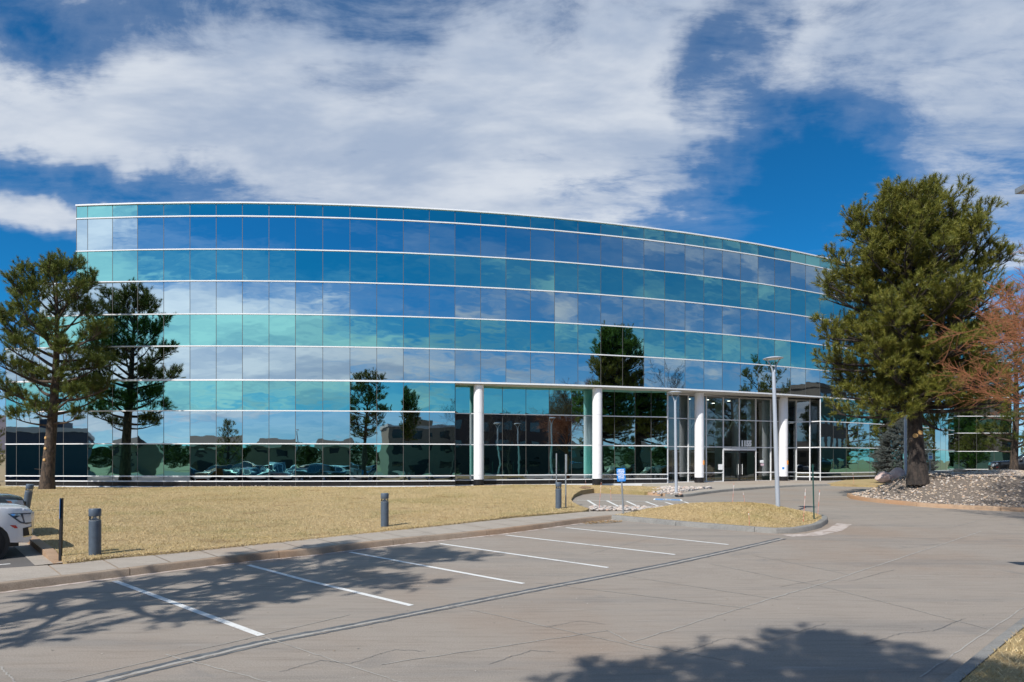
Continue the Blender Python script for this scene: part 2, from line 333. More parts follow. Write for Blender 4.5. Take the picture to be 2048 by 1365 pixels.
class MB:
    def __init__(s): s.v = []; s.f = []; s.m = []; s.uv = None
    def add(s, vs, fs, mi=0):
        o = len(s.v); s.v += [tuple(p) for p in vs]
        s.f += [tuple(i+o for i in f) for f in fs]; s.m += [mi]*len(fs); return s
    def box(s, c, d, rz=0.0, mi=0, rot=None):
        x, y, z = (q/2 for q in d)
        vs = [Vector(p) for p in ((-x,-y,-z),(x,-y,-z),(x,y,-z),(-x,y,-z),(-x,-y,z),(x,-y,z),(x,y,z),(-x,y,z))]
        M = rot if rot is not None else Matrix.Rotation(rz, 3, 'Z')
        vs = [M @ v + Vector(c) for v in vs]
        return s.add(vs, [(0,3,2,1),(4,5,6,7),(0,1,5,4),(1,2,6,5),(2,3,7,6),(3,0,4,7)], mi)
    def lathe(s, prof, c=(0,0,0), n=24, mi=0, M=None, cap=True):
        vs = []; fs = []
        for r, z in prof:
            for i in range(n):
                a = 2*math.pi*i/n; p = Vector((r*math.cos(a), r*math.sin(a), z))
                if M is not None: p = M @ p
                vs.append(p+Vector(c))
        for j in range(len(prof)-1):
            for i in range(n):
                i2 = (i+1) % n; fs.append((j*n+i, j*n+i2, (j+1)*n+i2, (j+1)*n+i))
        if cap:
            fs.append(tuple(range(n))[::-1]); fs.append(tuple(range((len(prof)-1)*n, len(prof)*n)))
        return s.add(vs, fs, mi)
    def tube(s, pts, rad, n=6, mi=0, cap=True):
        pts = [Vector(p) for p in pts]
        if not isinstance(rad, (list, tuple)): rad = [rad]*len(pts)
        vs = []; fs = []; up = None
        for j, p in enumerate(pts):
            t = (pts[min(j+1, len(pts)-1)]-pts[max(j-1, 0)]).normalized()
            if up is None: up = Vector((0, 0, 1)) if abs(t.z) < .9 else Vector((1, 0, 0))
            a = t.cross(up).normalized(); b = a.cross(t).normalized(); up = b
            for i in range(n):
                an = 2*math.pi*i/n; vs.append(p+(a*math.cos(an)+b*math.sin(an))*rad[j])
        for j in range(len(pts)-1):
            for i in range(n):
                i2 = (i+1) % n; fs.append((j*n+i, j*n+i2, (j+1)*n+i2, (j+1)*n+i))
        if cap and n > 2:
            fs.append(tuple(range(n))[::-1]); fs.append(tuple(range((len(pts)-1)*n, len(pts)*n)))
        return s.add(vs, fs, mi)
    def sweep(s, prof, path, zf=None, mi=0, closed=False):
        """profile (offset to the right of travel, height) along an XY(Z) path with mitred corners"""
        P = [Vector((p[0], p[1])) for p in path]; n = len(P); k = len(prof); vs = []
        for i, p in enumerate(P):
            d1 = (P[i]-P[i-1]).normalized() if i > 0 else (P[1]-P[0]).normalized()
            d2 = (P[i+1]-P[i]).normalized() if i < n-1 else d1
            n1 = Vector((d1.y, -d1.x)); n2 = Vector((d2.y, -d2.x)); nn = (n1+n2).normalized()
            q = nn/max(.35, nn.dot(n1))
            for o, h in prof:
                xy = p+q*o; z = (zf(xy.x, xy.y) if zf else (path[i][2] if len(path[i]) > 2 else 0))+h
                vs.append((xy.x, xy.y, z))
        fs = [(i*k+j, (i+1)*k+j, (i+1)*k+(j+1) % k, i*k+(j+1) % k) for i in range(n-1) for j in range(k)]
        fs.append(tuple(range(k))); fs.append(tuple(range((n-1)*k, n*k))[::-1])
        return s.add(vs, fs, mi)
    def mesh(s, name, smooth=None):
        me = bpy.data.meshes.new(name); me.from_pydata(s.v, [], s.f)
        me.polygons.foreach_set('material_index', s.m)
        finish(me, smooth); return me
    def build(s, name, mats, parent=None, smooth=None, world=False, fixn=False):
        me = s.mesh(name, smooth)
        if fixn:
            b = bmesh.new(); b.from_mesh(me); bmesh.ops.recalc_face_normals(b, faces=b.faces); b.to_mesh(me); b.free()
        return link(name, me, mats, parent, world)
def np_mesh(name, V, Fc, smooth=None):
    """V (n,3), Fc (m,3|4) arrays"""
    me = bpy.data.meshes.new(name); n, k = len(Fc), Fc.shape[1]
    me.vertices.add(len(V)); me.vertices.foreach_set('co', np.asarray(V, np.float32).ravel())
    me.loops.add(n*k); me.loops.foreach_set('vertex_index', np.asarray(Fc, np.int32).ravel())
    me.polygons.add(n); me.polygons.foreach_set('loop_start', np.arange(0, n*k, k, dtype=np.int32))
    me.polygons.foreach_set('loop_total', np.full(n, k, np.int32)); me.update(calc_edges=True); me.validate()
    finish(me, smooth); return me

# ------------------------------------------------------------------ terrain height
def Hn(y):                      # the paved level: flat by the camera, rising gently to the building
    y = np.asarray(y, float)
    return np.clip((y-12)*.02, 0, .5)+np.clip((y-42)*.012, 0, .25)
def H(x, y): return float(Hn(y))
def gpx(px, py, dz=0.0):
    """the ground point (paved level + dz) along a direction read off the photograph"""
    Y = 20.0
    for _ in range(60):
        Y = .5*Y+.5*F*(CAM_Z-dz-H(0, Y))/(py-HORIZON)
    return ((px-1024)/F*Y, Y)
def at(px, py, Y): return Vector(((px-1024)/F*Y, Y, CAM_Z+(HORIZON-py)/F*Y))

def poly_dist(pts, x, y):
    x = np.asarray(x, float); y = np.asarray(y, float); d = np.full(x.shape, 1e9)
    P = np.array(pts)
    for a, b in zip(P, np.roll(P, -1, 0)):
        ab = b-a; L = ab.dot(ab)+1e-12
        t = np.clip(((x-a[0])*ab[0]+(y-a[1])*ab[1])/L, 0, 1)
        d = np.minimum(d, np.hypot(x-a[0]-t*ab[0], y-a[1]-t*ab[1]))
    return d
def inside(pts, x, y):
    P = np.array(pts); r = np.zeros(np.shape(x), bool)
    for a, b in zip(P, np.roll(P, -1, 0)):
        c = ((a[1] > y) != (b[1] > y)) & (x < (b[0]-a[0])*(y-a[1])/(b[1]-a[1]+1e-12)+a[0]); r ^= c
    return r
def sheet(name, pts, zfun, m, step=1.0, skirt=.3):
    """a ground sheet cut to an outline, following zfun, with a skirt round its edge"""
    b = bmesh.new()
    b.faces.new([b.verts.new((p[0], p[1], 0)) for p in pts])
    bmesh.ops.triangulate(b, faces=b.faces[:])
    P = np.array(pts); lo = P.min(0); hi = P.max(0)
    for ax in (0, 1):
        for q in np.arange(math.floor(lo[ax]/step)*step+step, hi[ax], step):
            co = [0, 0, 0]; no = [0, 0, 0]; co[ax] = q; no[ax] = 1
            bmesh.ops.bisect_plane(b, geom=b.verts[:]+b.edges[:]+b.faces[:], plane_co=co, plane_no=no)
    xs = np.array([v.co.x for v in b.verts]); ys = np.array([v.co.y for v in b.verts])
    for v, z in zip(b.verts, zfun(xs, ys)): v.co.z = float(z)
    bmesh.ops.recalc_face_normals(b, faces=b.faces[:])
    if b.faces and sum(f.normal.z for f in b.faces) < 0: bmesh.ops.reverse_faces(b, faces=b.faces[:])
    if skirt:
        be = [e for e in b.edges if e.is_boundary]
        r = bmesh.ops.extrude_edge_only(b, edges=be)
        for v in [g for g in r['geom'] if isinstance(g, bmesh.types.BMVert)]: v.co.z -= skirt
    me = bpy.data.meshes.new(name); b.to_mesh(me); b.free(); finish(me, 35)
    return link(name, me, m)

# ================================================================== THE GROUND
def st(o): return tag(o, kind='structure')
KERB0 = [(-150,1203),(0,1185),(113,1171),(224,1157),(322,1145),(422,1132),(520,1121),(619,1111.5),(720,1099),(826,1086.5),(924,1077),(1000,1069),(1070,1060),(1140,1050),(1180,1044.5),(1228,1039.6)]
KERB = [gpx(*p) for p in KERB0]
WALKB0 = [(-150,1147),(0,1137),(134,1128),(240,1116),(340,1108),(501,1091),(600,1081),(680,1072),(790,1061),(900,1050),(1022,1036.5),(1100,1030),(1168,1024)]
WALKB = [gpx(p[0], p[1], .15) for p in WALKB0]
def off(path, d):
    P = [Vector(p) for p in path]; out = []
    for i, p in enumerate(P):
        t = (P[min(i+1, len(P)-1)]-P[max(i-1, 0)]).normalized(); out.append(tuple(p+Vector((t.y, -t.x))*d))
    return out
def base_ground():
    xs = np.unique(np.r_[-3000, -1200, -500, -200, -120, np.arange(-80, 81, 4), 120, 200, 500, 1200, 3000])
    ys = np.unique(np.r_[-3000, -1200, -500, -200, -120, np.arange(-80, 121, 4), 200, 500, 1200, 3000])
    X, Y = np.meshgrid(xs, ys); Z = Hn(Y)-.08
    Z += 1.05*np.exp(-(((X-46)/9)**2+((Y-50)/7)**2))
    Z += 6.0*np.clip((-X-60)/200, 0, 1)*np.clip((Y-45)/60, 0, 1)
    nx = len(xs); V = np.c_[X.ravel(), Y.ravel(), Z.ravel()]
    i = np.arange(len(ys)-1)[:, None]*nx+np.arange(nx-1)[None]; i = i.ravel()
    o = link('ground', np_mesh('ground', V, np.c_[i, i+1, i+nx+1, i+nx], 180), M_GROUND); st(o)
base_ground()
st(sheet('parking_lot', [(-75,-60),(75,-60),(75,46),(14,46),(-20,30),(-75,30)], lambda x, y: Hn(y), M_LOT, 4.0, 0))
st(sheet('asphalt_car_park', [(-75,-60),(75,-60),(75,-9.5),(-10,-9.5),(-12,2),(-44,6),(-75,6)], lambda x, y: Hn(y)+.006, M_ASPH, 6, 0))
# asphalt car park on the left, behind its own kerb
AK = [gpx(134, 1130), gpx(75, 1087)]
ak_d = (Vector(AK[1])-Vector(AK[0])).normalized()
AKP = [tuple(Vector(AK[0])+ak_d*t) for t in (0, 1.2, 3, 6, 10, 15)]
ak_l = Vector((-ak_d.y, ak_d.x))
st(sheet('asphalt_car_park', [AKP[0], AKP[-1], tuple(Vector(AKP[-1])+ak_l*14), tuple(Vector(AKP[0])+ak_l*14)], lambda x, y: Hn(y)+.05, M_ASPH, 4, 0))
st(sheet('concrete_gutter', [tuple(Vector(AKP[0])+ak_l*q) for q in (.0, .55)]+[tuple(Vector(AKP[-1])+ak_l*q) for q in (.55, .0)], lambda x, y: Hn(y)+.056, M_WALK, 4, 0))
m = MB(); a = Vector(AKP[0])+ak_l*.9+ak_d*.55; m.add([(*(a+ak_d*u+ak_l*w), H(0, (a+ak_d*u+ak_l*w).y)+.056) for u, w in ((0,0),(.1,0),(.1,5),(0,5))], [(0,1,2,3)]); st(m.build('parking_line', M_PAINT))

HUMP = at(1050, 968, 35.0)
def lawn_z(x, y):
    x = np.asarray(x, float); y = np.asarray(y, float)
    return Hn(y)+.15+.24*np.exp(-(((x-HUMP.x)/4.2)**2+((y-35.5)/3.2)**2))+.05*np.sin(x*.35+1)*np.cos(y*.3)
LAWN = list(WALKB[2:])
LAWN += [gpx(p[0], p[1], .15) for p in ((1178,1019),(1160,1012),(1146,1004),(1142,997),(1148,990),(1162,984.5),(1188,981),(1240,983),(1289,985),(1310,984.5),(1330,978))]
LAWN += [(9.5,41.5),(6.5,41.3),(2,41.0),(-3.6,40.0),(-16,38.9),(-27,39.3),(-33,40.2),(-40,41.5),AKP[-1],AKP[-2],AKP[-3],AKP[-4],AKP[-5]]
st(sheet('lawn', LAWN, lawn_z, M_LAWN, .5, .4))
_rg = random.Random(3); SOIL = []
_n = 90; _A = [Vector(a) for a in WALKB[2:]]; _d = [0]
for a, b in zip(_A[:-1], _A[1:]): _d.append(_d[-1]+(b-a).length)
def _along(t):
    for i in range(len(_A)-1):
        if t <= _d[i+1]+1e-9: return _A[i].lerp(_A[i+1], (t-_d[i])/(_d[i+1]-_d[i])), (_A[i+1]-_A[i]).normalized()
    return _A[-1], (_A[-1]-_A[-2]).normalized()
for i in range(_n+1):
    p_, t_ = _along(_d[-1]*i/_n); SOIL.append((p_, Vector((-t_.y, t_.x)), _rg.uniform(.02, .34)*(1 if _rg.random() < .8 else .2)))
_m = MB(); _vs = []
for p_, n_, w_ in SOIL:
    for q_ in (p_-n_*.0, p_+n_*w_): _vs.append((q_.x, q_.y, float(lawn_z(q_.x, q_.y))+.006))
_m.add(_vs, [(2*i, 2*i+2, 2*i+3, 2*i+1) for i in range(_n)]); st(_m.build('soil_edge', mat('bare_soil', (.20, .14, .10), .95, 0, [(6, (.30, .22, .16), .45, .65, .8)], [(30, .03)]), fixn=True))
# kerbs: cast in lengths with open joints, each length slightly different
def kerb_run(name, path, m, seg=3.0, h=.15, w=.16, gap=.014, zf=H):
    P = [Vector(p) for p in path]; d = [0.0]
    for a, b in zip(P[:-1], P[1:]): d.append(d[-1]+(b-a).length)
    def pt(t):
        t = min(max(t, 0), d[-1])
        for i in range(len(P)-1):
            if t <= d[i+1]+1e-9: return P[i].lerp(P[i+1], (t-d[i])/max(1e-9, d[i+1]-d[i]))
        return P[-1]
    mb = MB(); n = max(1, round(d[-1]/seg)); prof = [(0,-.2),(.012,h-.035),(.03,h-.006),(.05,h),(w,h),(w,-.2)]
    prof = [(-o, z) for o, z in prof]
    for i in range(n):
        a = d[-1]*i/n+gap/2; b = d[-1]*(i+1)/n-gap/2; k = max(2, int((b-a)/.5)+1)
        mb.sweep(prof, [pt(a+(b-a)*j/(k-1)) for j in range(k)], lambda x, y: zf(x, y))
    o = mb.build(name, m, None, 30, fixn=True); return st(o)
kerb_run('kerb', KERB, M_KERB)
kerb_run('kerb', AKP, M_KERBR, 3, .19, .24, .01, lambda x, y: H(x, y)-.16*max(0, 1-math.dist((x, y), AKP[0])/1.3))
# sidewalk slabs between the kerb and the lawn
def slabs():
    mb = MB(); A = off(KERB, -.17); B = WALKB
    def along(P, t):
        P = [Vector(p) for p in P]; d = [0]
        for a, b in zip(P[:-1], P[1:]): d.append(d[-1]+(b-a).length)
        t *= d[-1]
        for i in range(len(P)-1):
            if t <= d[i+1]+1e-9: return P[i].lerp(P[i+1], (t-d[i])/(d[i+1]-d[i]))
        return P[-1]
    n = 19
    for i in range(n):
        for j in range(3):
            t0 = (i+j/3)/n+(.0006 if j == 0 else 0); t1 = (i+(j+1)/3)/n-(.0006 if j == 2 else 0)
            q = [along(A, t0), along(A, t1), along(B, t1), along(B, t0)]
            mb.add([(p.x, p.y, H(p.x, p.y)+.150) for p in q], [(0,1,2,3)])
    q = [Vector(KERB[-1]), Vector(gpx(1330,1046)), Vector(gpx(1260,1022,.15)), Vector(WALKB[-1])]
    q[0] = Vector(A[-1]); mb.add([(p.x, p.y, H(p.x, p.y)+.150) for p in q], [(0,1,2,3)])
    o = mb.build('sidewalk', M_WALK, fixn=True); st(o)
    o2 = sheet('sidewalk_bed', A+B[::-1], lambda x, y: Hn(y)+.135, M_KERB, 2, .2); st(o2)
slabs()
# mineral crust along the foot of the kerb
def strip(name, path, w0, w1, m, dz):
    mb = MB(); a = off(path, w0); b = off(path, w1)
    for i in range(len(path)-1):
        mb.add([(*a[i], H(0, a[i][1])+dz), (*b[i], H(0, b[i][1])+dz), (*b[i+1], H(0, b[i+1][1])+dz), (*a[i+1], H(0, a[i+1][1])+dz)], [(0,1,2,3)])
    o = mb.build(name, m); return st(o)
strip('gutter_crust', KERB, -.01, .14, M_EFFL, .005)
# grass island in front of the entrance drive
ISL0 = [(1222,1040),(1275,1044.5),(1330,1050),(1380,1054.5),(1430,1058.5),(1490,1063.5),(1550,1068),(1600,1066.5),(1640,1058),(1657,1047),(1655,1040),(1640,1034.5),(1600,1027),(1540,1021),(1480,1018),(1400,1018.5),(1340,1020),(1290,1024)]
ISL = [gpx(*p) for p in ISL0]
def isl_in(d): return off(ISL, -d)
kerb_run('island_kerb', ISL, M_KERBG, 2.6, .15, .2)
ISLG = [tuple(Vector(p)) for p in off(ISL, -.19)]
def isl_z(x, y):
    d = poly_dist(ISLG, x, y); t = np.clip(d/1.6, 0, 1)
    return Hn(y)+.145+.26*t*t*(3-2*t)
st(sheet('island_lawn', ISLG, isl_z, M_LAWN, .35, .25))
# entrance plaza and its kerb
PLK = [gpx(*p) for p in ((1186,984.5),(1240,987),(1289,990),(1330,993.5),(1362,995),(1382,993.5),(1410,989),(1450,984),(1500,980),(1550,976.5),(1600,974),(1650,972.5),(1690,972))]
kerb_run('plaza_kerb', PLK[:4], M_KERBR, 2.5, .15, .18)
kerb_run('plaza_kerb', PLK[3:], M_KERBG, 2.5, .13, .2)
st(sheet('entrance_plaza', off(PLK[2:], -.19)+[(27.5,50.5),(24.5,49.0),(20,50.8),(12,46.6),(9.0,44.2)], lambda x, y: Hn(y)+.125, M_WALK, 2, .2))
LAWNR = [gpx(p[0], p[1], .14) for p in ((1655,968),(1700,970),(1760,971.5),(1830,968))]+[(36,50),(38,57),(32,53.5),(26,49.8)]
st(sheet('side_lawn', LAWNR, lambda x, y: Hn(y)+.16, M_LAWN, .8, .25))
# gravel mound round the big pine
MND0 = [(1693,993),(1700,998),(1720,1001.5),(1750,1005.5),(1800,1010),(1850,1015),(1950,1020.5),(2048,1024.5),(2200,1030)]
MND = [gpx(*p) for p in MND0]
MND = MND+[(33,25.5),(38,30),(38,38),(30,38.5),(24.5,37.5),(20.5,36.0),(17.8,33.2)]
kerb_run('mound_kerb', MND[:9], M_KERBR, 3.0, .17, .18)
kerb_run('mound_kerb', MND[12:]+MND[:1], M_KERBR, 3.0, .17, .18)
MNDG = off(MND, -.16)
def mnd_z(x, y):
    d = poly_dist(MNDG, x, y); t = np.clip(d/2.9, 0, 1); k = t*t*(3-2*t)
    return Hn(y)+.16+1.08*k+.05*np.sin(np.asarray(x)*1.7)*np.sin(np.asarray(y)*1.3)*k
st(sheet('gravel_mound', MNDG, mnd_z, M_GRAVB, .5, .3))
# kerb and verge at the right, close to the camera
RK = [gpx(*p) for p in ((1820,1432),(1901,1365),(1975,1303),(2048,1245),(2150,1170))]
kerb_run('verge_kerb', RK[::-1], M_KERBG, 3.0, .12, .16)
RV = off(RK, .15)+[(16,13),(13,4)]
st(sheet('verge_lawn', RV, lambda x, y: Hn(y)+.12, M_LAWN, .6, .25))

# painted lines, joints and seals on the lot
def line(name, a, b, w, m, dz, n=14, jit=0.0):
    A, B = Vector(a), Vector(b); t = (B-A).normalized(); nn = Vector((t.y, -t.x)); mb = MB(); vs = []
    rg = random.Random(int(a[0]*1000) & 4095)
    for i in range(n+1):
        p = A.lerp(B, i/n)+nn*rg.uniform(-jit, jit)
        for s in (-1, 1):
            q = p+nn*w/2*s*(1+rg.uniform(-.25, .25)*(1 if jit else .15)); vs.append((q.x, q.y, H(q.x, q.y)+dz))
    mb.add(vs, [(2*i, 2*i+1, 2*i+3, 2*i+2) for i in range(n)]); return st(mb.build(name, m, fixn=True))
for a, b in (((230,1163),(523,1272)),((497,1131),(823,1212)),((700,1105),(1047,1168)),((880,1088),(1216,1136)),((1012,1071),(1350,1110)),((1132,1056),(1457,1090))):
    line('parking_line', gpx(*a), gpx(*b), .105, M_PAINT, .006)
for a, b in (((-60,1330),(150,1365)),):
    pass
SEAMS = [((523,1274),(860,1385)),((900,1211),(1300,1300)),((1262,1286),(1500,1211)),((1500,1211),(1700,1150)),((1700,1150),(1963,1063)),((1560,1046),(1900,1056)),((1900,1056),(2020,1026)),
         ((760,1330),(1215,1262)),((1215,1262),(1262,1286)),((330,1310),(640,1392)),((1500,1330),(1262,1286)),((1420,1128),(1640,1172)),((1640,1172),(1990,1262)),((1700,1150),(1500,1110)),((60,1262),(300,1218)),
         ((1180,1108),(1400,1050)),((1070,1166),(1500,1218)),((0,1334),(30,1365)),((-30,1400),(700,1230)),((1840,1355),(2048,1215)),((1240,1150),(1560,1200))]
for i, (a, b) in enumerate(SEAMS):
    line('joint_line', gpx(*a), gpx(*b), .018 if i not in (4, 5, 3) else .03, M_SEAM, .005, 24, .012)
for i, pl in enumerate((((560,1345),(640,1322),(700,1328),(790,1300),(850,1304)),((1380,1300),(1450,1278),(1540,1281),(1650,1248)),((1560,1175),(1640,1160),(1700,1163),(1790,1140)),((150,1215),(260,1199),(330,1203),(420,1188)),((1090,1255),(1160,1243),(1210,1249)),((1730,1290),(1800,1268),(1870,1262),(1930,1238)),((980,1330),(1060,1302),(1110,1305)),((1250,1085),(1330,1092),(1420,1080)),((1700,1090),(1800,1098),(1880,1088)))):
    for a, b in zip(pl[:-1], pl[1:]): line('pavement_crack', gpx(*a), gpx(*b), .007, M_TAR, .0055, 12, .02)
_rs = np.random.default_rng(17); _x = _rs.uniform(-7, 13, 900); _y = _rs.uniform(5.5, 24, 900); _s = _rs.uniform(.006, .02, 900); _a = _rs.uniform(0, 6.28, 900)
_v = np.stack([np.stack([_x+_s*np.cos(_a+k*2.09), _y+_s*np.sin(_a+k*2.09), Hn(_y)+.007+.004*_rs.uniform(0, 1, 900)], -1) for k in range(3)], 1).reshape(-1, 3)
tag(link('grit', np_mesh('grit', _v, np.arange(2700).reshape(-1, 3)), island_mat('grit_specks', [(.55, .52, .47), (.10, .09, .08), (.38, .28, .18), (.60, .58, .54)])), 'loose grit, pale chips and leaf bits scattered over the concrete', 'grit', kind='stuff')
TARP = [(100,1385),(300,1335),(523,1283),(700,1250),(900,1211),(1120,1168),(1330,1128),(1460,1100),(1560,1077)]
for dx, w in ((0, .085), (.17, .05)):
    pth = off([gpx(*p) for p in TARP], dx)
    for a, b in zip(pth[:-1], pth[1:]): line('tar_seal', a, b, w, M_TAR, .004, 16, .012)
pth = off([gpx(*p) for p in TARP], .085)
for a, b in zip(pth[:-1], pth[1:]): line('joint_line', a, b, .075, M_SEAM, .0042, 16, .006)
strip('gutter_crust', [gpx(*p) for p in ((1560,1069.5),(1610,1067.5),(1650,1058.5),(1670,1047))], .06, .5, M_EFFL, .004)
# accessible bay: hatching and blue symbol
hz = lambda p: gpx(*p)
for a, b in (((1175,1001),(1196,1014)),((1214,1002),(1239,1014.5)),((1253,1003),(1278,1014.5)),((1291.5,1004),(1323,1015)),((1331,1005),(1362.5,1015.2)),((1368,1004),(1403,1016))):
    line('hatch_line', hz(a), hz(b), .12, M_PAINT, .006, 4)
line('hatch_line', hz((1154,1001)), hz((1366,1004.6)), .08, M_PAINT, .008, 10)
line('hatch_line', hz((1196,1014.3)), hz((1403,1016.2)), .08, M_PAINT, .008, 10)
def acc_symbol():
    a, b, c, d = [Vector(gpx(*p)) for p in ((1308,997.4),(1363,999.4),(1366,1002.6),(1306,1000.8))]
    def q(u, v, dz): p = a.lerp(b, u).lerp(d.lerp(c, u), v); return (p.x, p.y, H(p.x, p.y)+dz)
    mb = MB(); mb.add([q(0,0,.006), q(1,0,.006), q(1,1,.006), q(0,1,.006)], [(0,1,2,3)], 1)
    mb.add([q(.06,.1,.010), q(.93,.1,.010), q(.93,.9,.010), q(.06,.9,.010)], [(0,1,2,3)], 0)
    for u0, v0, u1, v1 in ((.40,.2,.48,.6),(.40,.52,.62,.6),(.56,.52,.62,.82),(.33,.55,.37,.8),(.33,.76,.55,.82),(.41,.1,.47,.18)):
        mb.add([q(u0,v0,.014), q(u1,v0,.014), q(u1,v1,.014), q(u0,v1,.014)], [(0,1,2,3)], 1)
    st(mb.build('accessible_bay_marking', [M_PAINTB, M_PAINT], fixn=True))
acc_symbol()

# far hills and mountains
def ridge(name, r0, r1, az0, az1, hfun, m, n=120):
    V = []; 
    for i in range(n+1):
        a = R_(az0+(az1-az0)*i/n); h = hfun(i/n)
        for rr, k in ((r0, 0), (r0*.7+r1*.3, .55), (r0*.35+r1*.65, .9), (r1, 1.0), (r1*1.25, .2)):
            V.append((rr*math.sin(a), rr*math.cos(a), -1+h*k))
    Fc = [(i*5+j, (i+1)*5+j, (i+1)*5+j+1, i*5+j+1) for i in range(n) for j in range(4)]
    o = link(name, np_mesh(name, np.array(V), np.array(Fc), 60), m); st(o)
def hh(base, amp, s):
    rg = np.random.default_rng(s); ph = rg.uniform(0, 6.28, 12); am = rg.uniform(.3, 1, 12)/np.arange(1, 13)**.8
    return lambda t: base+amp*float(sum(am[k]*math.sin(2*math.pi*t*(k+1)*1.7+ph[k]) for k in range(12)))
ridge('hills', 700, 900, 95, 265, hh(17, 6, 3), M_HILL)
ridge('mountain', 3600, 5200, -80, 10, hh(290, 60, 5), M_MTN)

# ================================================================== THE GLASS BUILDING
V = [(-31.97,40.29),(-29.59,39.95),(-27.07,39.66),(-26.33,39.59),(-23.09,39.35),(-19.8,39.23),(-16.57,39.22),(-13.35,39.33),(-10.05,39.57),(-6.8,39.92),(-3.61,40.38),(-.39,40.97),(2.78,41.66),(5.91,42.47),(8.97,43.37),(12.04,44.4),(15.0,45.51),(18.04,46.78),(21.03,48.15),(23.96,49.64),(26.84,51.23),(29.66,52.92),(32.42,54.72),(35.11,56.62),(37.72,58.61),(40.26,60.7),(42.73,62.88),(45.11,65.15)]
V = [Vector(v) for v in V]
ZL = [18.05,17.28,15.25,13.30,11.27,9.30,7.21,5.33,3.30,1.30,.99,.70]
BLD = empty('office_building', (5, 48, .5), 'long curved office building of blue and teal mirror glass with thin white bars', 'building')
COUNT = {}
LEFT = {}
def glass_unit(kind, a, b, z0, z1, mats, cuts=(.5,), parent=BLD, setback=0.0):
    """one window or spandrel unit between two facade joints: its panes and the joint strips"""
    n = COUNT.get((parent.name, kind), 0); COUNT[(parent.name, kind)] = n+1
    d = (b-a); L = d.length; t = d/L; nn = Vector((t.y, -t.x))
    us = [0.0]+[c for c in cuts]+[1.0]; g = .010; W_ = .03
    vs, fs, mi, uvs = [], [], [], []
    for u0, u1 in zip(us[:-1], us[1:]):
        p, q = a+d*u0+t*g, a+d*u1-t*g; o = len(vs)
        vs += [(p.x, p.y, z0), (q.x, q.y, z0), (q.x, q.y, z1), (p.x, p.y, z1)]
        fs.append((o, o+1, o+2, o+3)); mi.append(0); uvs += [(0,0),(1,0),(1,1),(0,1)]
    for u in us[:-1]+([1.0] if False else []):
        p = a+d*u; x0 = p-t*W_/2-nn*.02; x1 = p+t*W_/2-nn*.02; y0 = p-t*W_/2+nn*.006; y1 = p+t*W_/2+nn*.006; o = len(vs)
        for c in (x0, x1, y1, y0): vs += [(c.x, c.y, z0), (c.x, c.y, z1)]
        for i in range(4): j = (i+1) % 4; fs.append((o+2*i, o+2*j, o+2*j+1, o+2*i+1)); mi.append(1); uvs += [(0,0)]*4
    if n >= 100:
        k = (parent.name, kind); LEFT.setdefault(k, [[], [], [], [], mats]); S_ = LEFT[k]
        o = len(S_[0]); S_[0] += vs; S_[1] += [tuple(i+o for i in f) for f in fs]; S_[2] += mi; S_[3] += uvs; return
    return _gl(kind, vs, fs, mi, uvs, mats, parent)
def _gl(kind, vs, fs, mi, uvs, mats, parent):
    me = bpy.data.meshes.new(kind); me.from_pydata(vs, [], fs); me.polygons.foreach_set('material_index', mi)
    uv = me.uv_layers.new(name='UVMap'); uv.data.foreach_set('uv', [c for p in uvs for c in p]); me.update()
    return link(kind, me, mats, parent, True)
GN = [M_NEU, M_JOINT]; GT = [M_TEAL, M_JOINT]; GD = [M_DARKGL, M_JOINT]; GB = [M_GRAN, M_JOINT]
ROWS = [('parapet_panel', GT), ('window', GN), ('spandrel_panel', GT), ('window', GN), ('spandrel_panel', GT), ('window', GN), ('spandrel_panel', GT), ('window', GN), ('spandrel_panel', GT), ('sill_panel', GD), ('base_panel', GB)]
def facet(a, b, rows, cuts=(.5,), parent=BLD):
    for r in rows: glass_unit(ROWS[r][0], a, b, ZL[r+1]+.0, ZL[r], ROWS[r][1], cuts, parent)
# recessed ground floors
def offs(v, v2, d):
    t = (v2-v).normalized(); return Vector((v.x-t.y*d, v.y+t.x*d))
NOTCH0, NOTCH1 = 10, 19
Q = [V[10]+Vector((-.12, 1.0))]
for i in (11, 12, 13, 14):
    t = (V[i+1]-V[i-1]).normalized(); Q.append(V[i]+Vector((-t.y, t.x))*1.25)
def pxY(px, Y): return Vector(((px-1024)/F*Y, Y))
Q.append(pxY(1334, 45.0))
ENT = [pxY(p, y) for p, y in ((1335,46.0),(1376,46.7),(1412,47.3),(1446,47.95),(1478,48.55),(1511,49.2),(1541,49.8),(1592,50.8))]
RET = [ENT[-1], pxY(1620, 50.35), V[19]]
# which facets stand nearest the camera first, so that the individually built units are the large ones
order = list(range(3, 27))
facet(V[2], V[3], (0, 1, 2), ())
dB = V[3]-V[1]; 
facet(V[1], V[3], range(3, 11))
facet(V[0], V[1], range(5, 11), (.32,))
for i in order:
    facet(V[i], V[i+1], range(0, 6) if NOTCH0 <= i < NOTCH1 else range(0, 11))
for a, b in zip(Q[:-1], Q[1:]): facet(a, b, range(6, 11))
for k, (vs, fs, mi, uvs, mats) in LEFT.items():
    tag(_gl(k[1], vs, fs, mi, uvs, mats, BLD), kind='stuff')
LEFT.clear()
